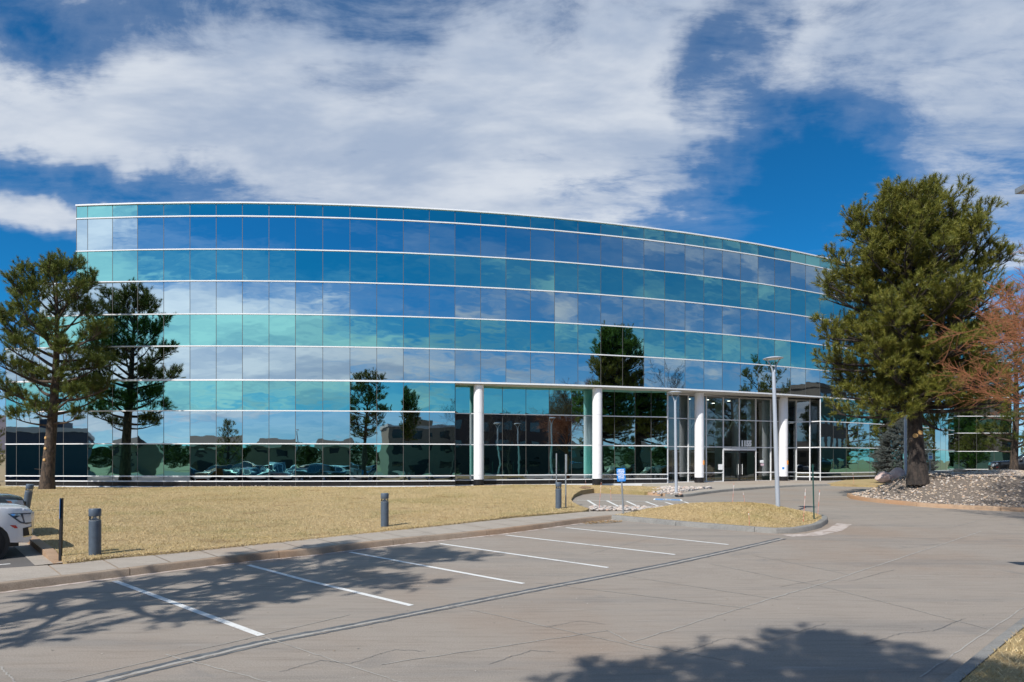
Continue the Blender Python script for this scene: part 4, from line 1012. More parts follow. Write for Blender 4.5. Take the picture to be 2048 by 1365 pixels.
# foliage glimpsed at the left edge, beyond the end of the building
pl = at(-4, 930, 52)
pine('green conifer at the left edge beyond the end of the glass building', (pl.x-1.0, 52, 1.2), 5.2, [(.4, 1.6), (2, 1.7), (4, 1.2), (5.2, .3)], .4, 26, 64, .14, None, K=26, shoots=.7, w=.012)
for i, (x, y, h, s) in enumerate(((54.6, 66.5, 5.0, 1.6), (55.6, 64, 3.6, 1.5))):
    pine(('loose olive conifer behind the right edge pine, the taller of two', 'low olive conifer behind the right edge pine, the shorter of two')[i], (x, y, 1.0), h, [(.5, s), (h*.5, s), (h*.85, s*.5), (h, .2)], .4, 26, 65+i, .14, None, K=26, shoots=.7, w=.014)

# ------------------------------------------------------------------ loose stones and grass blades
def ico():
    b = bmesh.new(); bmesh.ops.create_icosphere(b, subdivisions=1, radius=1); v = np.array([tuple(x.co) for x in b.verts]); f = np.array([[q.index for q in x.verts] for x in b.faces]); b.free(); return v, f
IV, IF = ico()
def ico2():
    b = bmesh.new(); bmesh.ops.create_icosphere(b, subdivisions=2, radius=1); v = np.array([tuple(x.co) for x in b.verts]); f = np.array([[q.index for q in x.verts] for x in b.faces]); b.free(); return v, f
def stones(name, x, y, z, size, rg, m, flat=.65, hi=False):
    iv, jf = ico2() if hi else (IV, IF)
    n = len(x); s = size[:, None]*rg.uniform(.7, 1.3, (n, 3))*np.array([1, 1, flat])
    a = rg.uniform(0, 6.28, n); ca, sa = np.cos(a), np.sin(a)
    v = iv[None]*(1+rg.normal(0, .10 if not hi else .06, (n, len(iv), 1)))*s[:, None]
    X = v[..., 0]*ca[:, None]-v[..., 1]*sa[:, None]+x[:, None]; Y = v[..., 0]*sa[:, None]+v[..., 1]*ca[:, None]+y[:, None]; Z = v[..., 2]+z[:, None]+s[:, 2:3]*.35
    Fc = (jf[None]+(np.arange(n)*len(iv))[:, None, None]).reshape(-1, 3)
    o = link(name, np_mesh(name, np.stack([X, Y, Z], -1).reshape(-1, 3), Fc, 40 if not hi else 180), m); return o
def scatter(pts, n, rg, box=None):
    P = np.array(pts); lo, hi = P.min(0), P.max(0)
    if box: lo = np.maximum(lo, box[:2]); hi = np.minimum(hi, box[2:])
    x = rg.uniform(lo[0], hi[0], n*4); y = rg.uniform(lo[1], hi[1], n*4); k = inside(pts, x, y); return x[k][:n], y[k][:n]
rg = np.random.default_rng(81)
x, y = scatter(MNDG, 15000, rg); o = stones('gravel', x, y, mnd_z(x, y), rg.uniform(.028, .062, len(x)), rg, M_GRAV); tag(o, 'mixed tan and grey landscaping gravel covering the mound under the big pine', 'gravel', kind='stuff')
# cobble beds: along the island, beside the lamp, at the wall
CB1 = [gpx(*p) for p in ((1182,1016.5),(1380,1017.5),(1385,1021.5),(1300,1024),(1200,1024.5),(1176,1022))]
x, y = scatter(CB1, 300, rg); o = stones('cobbles', x, y, Hn(y)+.06, rg.uniform(.045, .10, len(x)), rg, M_COBB, .5, hi=True); tag(o, 'strip of pale cobbles between the hatched bay and the sidewalk', 'cobbles', kind='stuff')
CB2 = [gpx(p[0], p[1], .14) for p in ((1290,984),(1320,976),(1330,973.5),(1420,974.5),(1425,977),(1400,979),(1365,985),(1362,990),(1325,989.5))]
x, y = scatter(CB2, 380, rg); o = stones('cobbles', x, y, Hn(y)+.14, rg.uniform(.045, .095, len(x)), rg, M_COBB, .5, hi=True); tag(o, 'pale cobbles round the foot of the lamp post by the entrance', 'cobbles', kind='stuff')
xs = rg.uniform(-30, -4, 420); yy = np.interp(xs, [v.x for v in V[:12]], [v.y for v in V[:12]])-rg.uniform(.08, .34, 420)
o = stones('pebbles', xs, yy, lawn_z(xs, yy)-.02, rg.uniform(.02, .07, 420), rg, M_COBB); tag(o, 'thin line of pebbles along the foot of the glass wall', 'pebbles', kind='stuff')
MUL = [gpx(p[0], p[1], .14) for p in ((1158,980.5),(1170,975.5),(1182,978.5),(1181,981.2),(1166,983.0))]
st(sheet('mulch_bed', MUL, lambda x, y: lawn_z(x, y)+.02+.02*np.sin(x*3)*np.sin(y*3), M_MULCH, .3, .1))
st(sheet('mulch_strip', [(-33.2,40.3),(-33.0,41.2),(-40,41.6),(-40,40.2)], lambda x, y: lawn_z(x, y)+.03, M_MULCH, .5, .1))
def boulder(label, p, s, m, seed, cat='boulder', group=None):
    b = bmesh.new(); bmesh.ops.create_icosphere(b, subdivisions=3, radius=1); rg = np.random.default_rng(seed)
    dirs = unit(rg.normal(size=(11, 3))); lim = rg.uniform(.55, .9, 11)
    for v in b.verts:
        c = np.array(v.co)
        for d_, l in zip(dirs, lim):
            q = c.dot(d_)
            if q > l: c = c-d_*(q-l)*.92
        v.co = Vector(c*np.array(s))
    me = bpy.data.meshes.new('boulder'); b.to_mesh(me); b.free(); finish(me, 28); o = link('boulder', me, m); o.location = p; o.rotation_euler = (0, 0, seed)
    return tag(o, label, cat, group)
boulder('low wide pink boulder with red patches left of its taller neighbour, under the spruce', at(1766, 954, 31.2), (.50, .38, .28), M_PINKR, 1)
boulder('taller pale pink boulder leaning right, in front of the russet bush', at(1794, 950, 31.9), (.38, .34, .42), M_PINKR, 2)
boulder('low tan boulder on the ridge of the gravel mound left of the grass strip', at(1921, 945, 33.5), (.42, .3, .22), M_TANR, 3)
for i, px in enumerate((11, 24, 35)):
    boulder(('pale stone at the left corner of the glass building, leftmost of three', 'orange stone at the left corner of the glass building, middle of three', 'orange stone at the left corner of the glass building, nearest the pine of three')[i], at(px, 977.5, 40.0), (.27, .22, .17), (M_COBB, M_TANR, M_TANR)[i], 5+i)
boulder('small reddish stone at the foot of the third white column', at(1402, 972.5, 43.6), (.17, .15, .14), M_PINKR, 9)
def blades(name, pts, n, zf, rg, h, box=None, wf=.006, near=None):
    x, y = scatter(pts, n, rg, box); n = len(x); z = zf(x, y)-.005; a = rg.uniform(0, 6.28, n); L = h*rg.uniform(.5, 1.3, n); b = rg.uniform(0, 6.28, n)
    cx, cy = np.cos(a)*wf, np.sin(a)*wf; lx = np.cos(b)*L*.75; ly = np.sin(b)*L*.75
    V_ = np.stack([np.stack([x-cx, y-cy, z], -1), np.stack([x+cx, y+cy, z], -1), np.stack([x+lx, y+ly, z+L*.75], -1)], 1).reshape(-1, 3)
    return link(name, np_mesh(name, V_, np.arange(3*n).reshape(-1, 3)), M_BLADE)
o = blades('grass', LAWN, 230000, lawn_z, rg, .055, (-30, 12, 10, 42), .007); tag(o, 'straw coloured dormant grass on the wide lawn in front of the building', 'grass', kind='stuff')
ed = rg.integers(0, len(SOIL)-1, 9000); fr = rg.uniform(0, 1, 9000); ofs = rg.normal(.10, .10, 9000)
ex = np.array([SOIL[i][0].lerp(SOIL[i+1][0], f)+SOIL[i][1]*o_ for i, f, o_ in zip(ed, fr, ofs)])
o = blades('grass', [(0,0),(1,0),(0,1)], 1, lawn_z, rg, .05) if False else None
n = len(ex); a = rg.uniform(0, 6.28, n); L = .07*rg.uniform(.4, 1.2, n); b = rg.uniform(0, 6.28, n); z = lawn_z(ex[:, 0], ex[:, 1])
V_ = np.stack([np.stack([ex[:, 0]-.007*np.cos(a), ex[:, 1]-.007*np.sin(a), z], -1), np.stack([ex[:, 0]+.007*np.cos(a), ex[:, 1]+.007*np.sin(a), z], -1), np.stack([ex[:, 0]+L*np.cos(b), ex[:, 1]+L*np.sin(b), z+L*.6], -1)], 1).reshape(-1, 3)
o = link('grass', np_mesh('grass', V_, np.arange(3*n).reshape(-1, 3)), M_BLADE); tag(o, 'ragged fringe of straw grass along the edge of the sidewalk', 'grass', kind='stuff')
o = blades('grass', ISLG, 40000, isl_z, rg, .055); tag(o, 'straw and olive grass on the kerbed island in the drive', 'grass', kind='stuff')
o = blades('grass', RV, 9000, lambda x, y: Hn(y)+.12, rg, .06, (4, 5, 9, 11)); tag(o, 'dry grass on the verge in the near right corner', 'grass', kind='stuff')
# leaf litter caught at the kerb corner
x, y = scatter([gpx(*p) for p in ((1160,1046),(1216,1041),(1245,1043),(1240,1046),(1170,1050))], 260, rg)
n = len(x); a = rg.uniform(0, 6.28, n); s = .035
V_ = np.stack([np.stack([x+s*np.cos(a+k*2.1), y+s*np.sin(a+k*2.1), Hn(y)+.01+rg.uniform(0, .03, n)], -1) for k in range(3)], 1).reshape(-1, 3)
o = link('leaf_litter', np_mesh('leaf_litter', V_, np.arange(3*n).reshape(-1, 3)), island_mat('dry_leaves', [(.30,.17,.06),(.42,.28,.12),(.20,.11,.04)])); tag(o, 'dry leaf litter caught in the kerb corner by the blue sign', 'leaf litter', kind='stuff')

# ================================================================== STREET FURNITURE
def lean_root(name, base, label, cat, group, lx=0.0, ly=0.0, rz=0.0):
    r = empty(name, base, label, cat, group); r.rotation_euler = (-ly, lx, rz); return r
# bollard lights
def bollard(base, label, lx=0.0, ly=0.0, rz=0.0):
    r = lean_root('bollard_light', base, label, 'bollard', 'bollard lights along the lawn', lx, ly, rz)
    m = MB(); m.lathe([(.118, -.15), (.118, .735), (.112, .742), (.06, .746)], n=32); m.build('body', M_BOLL, r, 35)
    m = MB(); m.lathe([(.112, .744), (.085, .755), (.032, .80), (.030, .835)], n=28); m.build('reflector_cone', M_LAMPU, r, 35)
    m = MB(); m.lathe([(.108, .744), (.108, .84)], n=28, cap=False); m.build('lens', M_LENS, r, 35)
    m = MB(); m.lathe([(.03, .825), (.115, .838), (.118, .845), (.118, .985), (.110, .998), (.02, 1.002)], n=32); m.build('cap', M_BOLL, r, 35)
    return r
def on_lawn(px, py, dz=0.0):
    x, y = gpx(px, py, .17+dz); return Vector((x, y, float(lawn_z(x, y))))
bollard(on_lawn(190, 1109.5), 'slate blue bollard light nearest the camera, beside the slim black post')
bollard(on_lawn(769.5, 1051), 'slate blue bollard light standing alone in the middle of the lawn')
bollard(on_lawn(1117, 1017.5), 'slate blue bollard light by the hatched bay, in front of two grey posts')
bollard(on_lawn(51, 1024), 'slate blue bollard light leaning to the right behind the white car', .17, .0)

# tall pedestrian lamps with a shallow disc on two arms
def lamp(base, label, Ht, lx=0.0, rz=.25):
    r = lean_root('street_lamp', base, label, 'lamp post', 'disc headed lamp posts round the entrance', lx, 0)
    m = MB(); m.lathe([(.078, 0), (.075, Ht*.5), (.060, Ht-.62), (.05, Ht-.56)], n=20); m.build('pole', M_LAMP, r, 40)
    m = MB(); m.box((0, 0, .012), (.32, .32, .03), .2); b = m.build('base_plate', M_LAMP, r)
    for a in (0, math.pi/2, math.pi, -math.pi/2):
        m = MB(); m.lathe([(.016, .02), (.016, .06)], (.12*math.cos(a+.98), .12*math.sin(a+.98), 0), 8); m.build('anchor_bolt', M_GREYP, b)
    for s in (-1, 1):
        m = MB(); pts = []
        for i in range(9):
            t = i/8; x = s*(.03+.27*t**1.9); pts.append((x*math.cos(rz), x*math.sin(rz), Ht-.62+.55*t))
        m.tube(pts, [.034, .032, .03, .028, .026, .024, .023, .022, .022], 8); m.build('arm', M_LAMP, r, 50)
    m = MB(); m.lathe([(.03, Ht-.085), (.33, Ht-.085), (.352, Ht-.075), (.34, Ht-.06), (.20, Ht-.018), (.02, Ht)], n=36); h = m.build('disc_head', M_LAMP, r, 40)
    m = MB(); m.lathe([(.02, Ht-.092), (.30, Ht-.090), (.30, Ht-.086)], n=30); m.build('light_panel', M_LAMPU, h, 40)
    return r
p = at(1556, 1021, 22.9); lamp((p.x, p.y, p.z), 'tall silver lamp post with disc head leaning left, behind the grass island', 5.52, -.032)
p = at(1352.5, 986, 33.6); lamp((p.x, p.y, p.z-.02), 'silver lamp post with disc head among cobbles, left of the third white column', 5.38, -.012, .1)
p = at(1811, 957, 36.4); lamp((p.x, p.y, p.z), 'silver lamp post between the blue spruce and the big pine trunk', 5.35, -.004, .9)
p = at(560, 935, 96); lamp((-22.0, -9.0, 0), 'silver lamp post in the car park behind the camera, seen in the glass', 6.4)
# car park light whose head just enters the frame at the right
r = empty('parking_light', (9.47, 9.16, 0), 'dark bronze car park light reaching in at the top right edge', 'lamp post')
m = MB(); m.lathe([(.09, 0), (.075, 6.1), (.07, 6.28)], n=16); m.build('pole', M_JOINT, r, 40)
m = MB(); m.tube([(0, 0, 6.14), (-1.35, 0, 6.19)], .035, 8); m.build('arm', M_JOINT, r, 40)
m = MB(); m.box((-1.72, 0, 6.19), (.78, .36, .075), 0); m.box((-1.72, 0, 6.24), (.60, .26, .05), 0); h = m.build('head', M_GREYP, r)
m = MB(); m.box((-1.74, 0, 6.150), (.62, .28, .012)); m.build('light_panel', M_LAMPU, h)

def rounded_plate(w, h, rad, t):
    """plate in the XZ plane facing -Y"""
    pts = []
    for cx, cz, a0 in ((w/2-rad, h/2-rad, 0), (-w/2+rad, h/2-rad, 90), (-w/2+rad, -h/2+rad, 180), (w/2-rad, -h/2+rad, 270)):
        for k in range(5): a = R_(a0+k*22.5); pts.append((cx+rad*math.cos(a), cz+rad*math.sin(a)))
    n = len(pts); mb = MB(); vs = [(x, -t/2, z) for x, z in pts]+[(x, t/2, z) for x, z in pts]
    mb.add(vs, [tuple(range(n)), tuple(range(n, 2*n))[::-1]]+[(i, n+i, n+(i+1) % n, (i+1) % n) for i in range(n)]); return mb
# blue visitor parking sign
x, y = gpx(1247, 1029, .14); r = lean_root('parking_sign', (x, y, H(x, y)+.12), 'blue visitor parking sign with white lettering on a leaning grey post', 'sign', None, -.055, 0, -.30)
m = MB(); m.tube([(0, 0, -.2), (0, 0, 1.62)], [.033, .030], 10); m.build('post', M_GREYP, r, 40)
pl_ = rounded_plate(.305, .47, .035, .006).build('sign_face', M_BLUE, r); pl_.location = (0, -.045, 1.42)
for i, (s, sz) in enumerate((('VISITOR', .062), ('PARKING', .060), ('1 HOUR', .060), ('VIOLATORS', .058), ('MAY BE', .060), ('TOWED', .060))):
    me = text_mesh(s, sz, .0022, 1.0); t = link('lettering', me, M_SIGNW, pl_); t.rotation_euler = (R_(90), 0, 0); t.location = (0, -.0065, .150-.056*i)
m = MB(); m.add([(-.095,-.005,-.180),(-.065,-.005,-.166),(-.065,-.005,-.176),(.09,-.005,-.176),(.09,-.005,-.184),(-.065,-.005,-.184),(-.065,-.005,-.194)], [(0,1,2,3,4,5,6)]); m.build('arrow', M_SIGNW, pl_, fixn=True)
for z in (.205, -.212):
    m = MB(); m.lathe([(.007, 0), (.007, .006)], (0, -.003, z), 8, 0, Matrix.Rotation(R_(90), 3, 'X')); m.build('bolt', M_GREYP, pl_)
# accessible parking sign beyond the mound
p = at(1860, 945, 36.8); r = empty('accessible_sign', (p.x, p.y, p.z-.3), 'pale green accessible parking sign with blue wheelchair square on a thin post', 'sign')
m = MB(); m.tube([(0, 0, -.3), (0, 0, 1.4)], .025, 8); m.build('post', M_GREYP, r, 40)
f = rounded_plate(.30, .40, .02, .006).build('sign_face', M_SIGNG, r); f.location = (0, -.04, 1.22)
q = rounded_plate(.15, .14, .01, .004).build('blue_square', M_BLUE, f); q.location = (0, -.006, -.06)
m = MB(); m.tube([(-.012, -.004, .045), (-.008, -.004, .0), (.022, -.004, -.002), (.034, -.004, -.04)], .007, 6)
m.tube([(-.01+.038*math.cos(a), -.004, -.022+.032*math.sin(a)) for a in [R_(120+20*k) for k in range(11)]], .005, 6)
m.lathe([(.010, 0), (.010, .004)], (-.012, -.004, .056), 10, 0, Matrix.Rotation(R_(90), 3, 'X')); m.build('wheelchair_symbol', M_SIGNW, q)
for i, s in enumerate(('RESERVED', 'PARKING')):
    me = text_mesh(s, .045, .001); t = link('lettering', me, M_GREEN, f); t.rotation_euler = (R_(90), 0, 0); t.location = (0, -.008, .125-.045*i)
p = at(1821, 949, 35.2); r = empty('small_sign', (p.x, p.y, p.z-.3), 'small pink sign with purple blocks between lamp post and big pine trunk', 'sign')
m = MB(); m.tube([(0, 0, -.3), (0, 0, .62)], .03, 8); m.build('post', M_BLK, r, 40)
f = rounded_plate(.165, .38, .02, .006).build('sign_face', M_SIGNP, r); f.location = (0, -.04, .72)
for z, h in ((.10, .05), (.02, .05), (-.08, .07)):
    m = MB(); m.box((0, -.005, z), (.10, .004, h)); m.build('print_block', M_PURP, f)
# slim posts
p = on_lawn(121, 1112); r = lean_root('sign_post', p, 'slim black square sign post seen edge on beside the nearest bollard', 'post', None, .02)
m = MB(); m.box((0, 0, .56), (.05, .05, 1.36)); m.build('post', M_BLK, r)
m = MB(); m.box((-.030, .0, 1.02), (.008, .27, .42), .57); m.build('sign_plate', M_BLUE, r)
p = on_lawn(1117, 1013); r = lean_root('sign_post', (p.x-.02, p.y+.9, float(lawn_z(p.x, p.y+.9))), 'thin grey sign post rising from behind the bollard by the hatched bay', 'post', 'grey sign posts by the hatched bay')
m = MB(); m.tube([(0, 0, -.1), (0, 0, 2.12)], .026, 8); m.build('post', M_GREYP, r, 40)
m = MB(); m.box((.0, .03, 1.93), (.012, .30, .38), .05); m.build('sign_plate', M_GREYP, r)
p = on_lawn(1131.5, 1015); r = lean_root('sign_post', p, 'grey sign post with an edge on plate right of the bollard by the hatched bay', 'post', 'grey sign posts by the hatched bay')
m = MB(); m.tube([(0, 0, -.1), (0, 0, 2.08)], .028, 8); m.build('post', M_GREYP, r, 40)
m = MB(); m.box((.01, -.04, 1.72), (.03, .34, .72), .04); m.build('sign_plate', M_GREYP, r)
x, y = gpx(1628, 1033, .25); r = lean_root('sign_post', (x, y, H(x, y)+.24), 'dark green slim post at the right tip of the grass island', 'post', None, -.025)
m = MB(); m.tube([(0, 0, -.2), (0, 0, 1.72)], .022, 8); m.build('post', M_GREEN, r, 40)
m = MB(); m.box((.0, -.0, 1.64), (.10, .012, .05), .3); m.build('clip', M_GREEN, r)
# snow plough markers: whippy faded orange rods
STK = [((1202.5,965),(1198,1014),.15,'by the left end of the cobble strip'),((1220,974),(1222.5,1000),.05,'short one left of the visitor sign in the bay'),((1468,966),(1464,1013),.1,'upright behind the island, left of its neighbour'),
       ((1486,984),(1491,1014),.1,'leaning left behind the island'),((1497,1024),(1499,1051),.15,'standing in the near kerb of the grass island'),((1611,978),(1606,1045),.15,'tallest, at the right end of the grass island'),
       ((1639.5,980),(1634.6,1034.5),.1,'right of the dark green post'),((1769,944),(1770,958),.2,'beside the russet bush'),((1705.5,945),(1708,967),.2,'against the dark base right of the entrance'),((1171,960),(1172,975),.2,'in front of the second white column')]
for (a, b, dz, w_) in STK:
    x, y = gpx(b[0], b[1], dz); base = Vector((x, y, H(x, y)+dz-.02)); top = at(a[0], a[1], y)
    r = empty('marker_rod', base, 'thin faded orange snow marker rod '+w_, 'marker rod', 'snow marker rods'); 
    m = MB(); v = top-base; m.tube([(0, 0, -.1), tuple(v*.5+Vector((.006, 0, 0))), tuple(v)], [.0075, .0065, .006], 6); m.build('rod', M_STAKE, r, 60)
    m = MB(); m.tube([tuple(v*.80), tuple(v*.90)], [.0085, .0085], 6); m.build('reflective_band', M_SIGNW, r, 60)

# ================================================================== CARS
M_TYRE = mat('tyre_rubber', (.018, .018, .018), .85, 0, None, [(60, .006)])
M_RIM = mat('black_alloy', (.02, .02, .022), .25, .6)
M_RIMS = mat('silver_alloy', (.5, .5, .52), .3, .8)
M_AGL = mat('car_glass', (.012, .016, .018), .03, 0, spec=.9)
M_TRIM = mat('black_trim', (.02, .02, .02), .5)
M_HL = mat('headlight_housing', (.06, .075, .10), .08, .1, coat=1)
M_HLL = mat('headlight_lens', (.55, .60, .66), .05, .2, coat=1)
M_AMB = mat('amber_lens', (.75, .18, .02), .15, coat=1)
M_REDL = mat('red_lens', (.5, .02, .015), .15, coat=1)
M_CHR = mat('bright_trim', (.62, .64, .68), .15, 1)
M_PLAST = mat('grey_underbody', (.05, .05, .05), .8)
def paint(name, c, fl=0.0): return mat(name, c, .32, fl, spec=.5, coat=1.0)
def lerp_prof(P, step=.05):
    out = []
    for a, b in zip(P, P[1:]+P[:1]):
        n = max(1, int(math.dist(a, b)/step)); out += [(a[0]+(b[0]-a[0])*i/n, a[1]+(b[1]-a[1])*i/n) for i in range(n)]
    return out
CARS = {
 'suv': dict(W=1.02, fa=1.73, ra=-1.40, wr=.405, ar=.475, belt=1.14, top=1.88, f=2.60, b=-2.68,
   prof=[(2.54,.36),(2.60,.46),(2.64,.72),(2.645,.94),(2.62,1.05),(2.55,1.11),(2.40,1.145),(1.9,1.19),(1.32,1.235),(1.15,1.26),(.42,1.80),(.15,1.86),(-.6,1.89),(-1.7,1.86),(-2.25,1.79),(-2.42,1.72),(-2.62,1.24),(-2.69,1.02),(-2.70,.6),(-2.62,.42)],
   side=[[(1.0,1.23),(.42,1.70),(-.12,1.76),(-.12,1.21)],[(-.20,1.21),(-.20,1.76),(-1.12,1.76),(-1.12,1.20)],[(-1.20,1.20),(-1.20,1.76),(-2.05,1.72),(-2.22,1.23)]], wind=[(1.12,1.275),(.45,1.785)], rear=[(-2.44,1.68),(-2.61,1.26)]),
 'sedan': dict(W=.92, fa=1.38, ra=-1.40, wr=.33, ar=.385, belt=.92, top=1.45, f=2.30, b=-2.35,
   prof=[(2.22,.26),(2.30,.38),(2.33,.55),(2.28,.70),(2.12,.78),(1.6,.88),(1.02,.95),(.90,.98),(.15,1.38),(-.2,1.44),(-.75,1.44),(-1.15,1.36),(-1.78,1.05),(-2.25,1.0),(-2.36,.92),(-2.38,.55),(-2.30,.32)],
   side=[[(.80,.97),(.14,1.32),(-.28,1.37),(-.28,.93)],[(-.36,.93),(-.36,1.37),(-.80,1.36),(-1.42,1.08),(-1.30,.93)]], wind=[(.86,1.005),(.18,1.365)], rear=[(-1.18,1.345),(-1.74,1.07)]),
 'pickup': dict(W=.98, fa=1.85, ra=-1.75, wr=.40, ar=.47, belt=1.18, top=1.88, f=2.85, b=-2.95,
   prof=[(2.78,.40),(2.86,.55),(2.88,.95),(2.82,1.12),(2.6,1.19),(1.5,1.25),(1.35,1.27),(.72,1.78),(.5,1.85),(-.4,1.87),(-.72,1.82),(-.86,1.22),(-2.90,1.20),(-2.97,1.15),(-2.97,.6),(-2.9,.48)],
   side=[[(1.2,1.24),(.70,1.70),(.22,1.74),(.22,1.22)],[(.14,1.22),(.14,1.74),(-.58,1.72),(-.70,1.22)]], wind=[(1.32,1.285),(.74,1.765)], rear=[(-.73,1.78),(-.85,1.28)]),
}
def car_half(c, x, z):
    W_ = c['W']; w = W_
    if z > c['belt']: w -= .20*((z-c['belt'])/(c['top']-c['belt']))
    elif z < .62: w -= .05*((.62-z)/.35)**2
    if z < c['belt'] and z > .62: w += .012*math.sin(math.pi*(z-.62)/(c['belt']-.62))
    q = max(0, (x-(c['f']-.62))/.66); w -= (.20*q**2.2)*W_
    q = max(0, ((c['b']+.5)-x)/.5); w -= .10*q**2*W_
    return w
def car_mesh(c):
    P = list(c['prof']); pts = P[:]
    # underside with the two wheel arches
    zb = .36 if c['W'] > .95 else .26
    arc = lambda cx: [(cx-c['ar']*math.cos(R_(a)), max(zb, c['wr']+c['ar']*math.sin(R_(a)))) for a in range(0, 181, 15)]
    pts += arc(c['ra'])+arc(c['fa'])
    fine_ = lerp_prof(pts)
    b = bmesh.new(); b.faces.new([b.verts.new((x, 0, z)) for x, z in fine_]); bmesh.ops.triangulate(b, faces=b.faces[:])
    for ax, lo, hi in ((0, -3.0, 3.0), (2, .3, 2.0)):
        for q in np.arange(lo, hi, .07):
            co = [0, 0, 0]; no = [0, 0, 0]; co[ax] = q+.003; no[ax] = 1
            bmesh.ops.bisect_plane(b, geom=b.verts[:]+b.edges[:]+b.faces[:], plane_co=co, plane_no=no)
    b.verts.index_update(); base = [(v.co.x, v.co.z) for v in b.verts]; fcs = [[v.index for v in f.verts] for f in b.faces]; b.free()
    mb = MB()
    for s in (-1, 1):
        vs = [(x, s*car_half(c, x, z), z) for x, z in base]
        f0 = Vector(vs[fcs[0][1]])-Vector(vs[fcs[0][0]]); f1 = Vector(vs[fcs[0][2]])-Vector(vs[fcs[0][0]])
        flip = (f0.cross(f1).y*s) < 0
        mb.add(vs, [tuple(f[::-1]) if flip else tuple(f) for f in fcs])
    SS = [-1, -.985, -.95, -.8, -.5, 0, .5, .8, .95, .985, 1]; n = len(fine_); np_ = len(lerp_prof(P+[P[-1]]))
    vs = []
    for i, (x, z) in enumerate(fine_):
        w = car_half(c, x, z); crown = 0
        up_ = z > .9 and i < np_
        for s in SS: vs.append((x, s*w, z+(.045*(1-s*s) if up_ and z > 1.0 else 0)+(.016*(1-abs(s)**10) if up_ else 0)))
    k = len(SS); fs = []
    for i in range(n):
        j = (i+1) % n
        for a in range(k-1): fs.append((i*k+a, j*k+a, j*k+a+1, i*k+a+1))
    mb.add(vs, fs); me = mb.mesh('body')
    b = bmesh.new(); b.from_mesh(me); bmesh.ops.remove_doubles(b, verts=b.verts, dist=.002); bmesh.ops.recalc_face_normals(b, faces=b.faces); b.to_mesh(me); b.free(); finish(me, 38); return me
def side_patch(c, poly, s, off_, step=.1):
    b = bmesh.new(); b.faces.new([b.verts.new((x, 0, z)) for x, z in poly]); bmesh.ops.triangulate(b, faces=b.faces[:])
    for ax, lo, hi in ((0, -3.0, 3.0), (2, .2, 2.0)):
        for q in np.arange(lo, hi, step):
            co = [0, 0, 0]; no = [0, 0, 0]; co[ax] = q+.007; no[ax] = 1
            bmesh.ops.bisect_plane(b, geom=b.verts[:]+b.edges[:]+b.faces[:], plane_co=co, plane_no=no)
    b.verts.index_update(); mb = MB(); vs = [(v.co.x, s*(car_half(c, v.co.x, v.co.z)+off_), v.co.z) for v in b.verts]; mb.add(vs, [tuple(v.index for v in f.verts) for f in b.faces]); b.free(); return mb
def wheel(parent, x, y, r, rim, w=.27, spokes=6):
    s = 1 if y > 0 else -1; M = Matrix.Rotation(R_(-90*s), 3, 'X')
    m = MB(); k = r/.405; ri = r*.66
    m.lathe([(ri, -w/2), (r*.90, -w/2), (r*.975, -w*.42), (r, -w*.30), (r, w*.30), (r*.975, w*.42), (r*.90, w/2), (ri, w/2), (ri*.98, w*.3), (ri*.96, -w*.3)], (x, y, r), 40, 0, M, False)
    for a in range(0, 360, 9):       # tread blocks
        q = R_(a); m.box((x+r*math.cos(q), y, r+r*math.sin(q)), (.028*k, w*.8, .02*k), rot=Matrix.Rotation(-q+R_(90), 3, 'Y'))
    t = m.build('wheel', M_TYRE, parent, 45)
    m = MB(); m.lathe([(ri*.99, w*.44), (ri*.93, w*.40), (ri*.90, w*.1), (ri*.3, w*.02), (.01, w*.02)], (x, y, r), 36, 0, M, False)
    m.lathe([(.01, w*.44), (.06*k, w*.43), (.085*k, w*.30), (.085*k, .0)], (x, y, r), 18, 0, M, False)
    for i in range(spokes):
        for d in (-.13, .13):
            q = 2*math.pi*i/spokes+d; a = Vector((math.cos(q-d*.6)*.06*k, s*w*.40, math.sin(q-d*.6)*.06*k)); b_ = Vector((math.cos(q)*ri*.96, s*w*.42, math.sin(q)*ri*.96)); o = Vector((x, y, r))
            m.tube([tuple(o+a), tuple(o+b_)], [.024*k, .018*k], 6)
    m.build('rim', rim, t, 40)
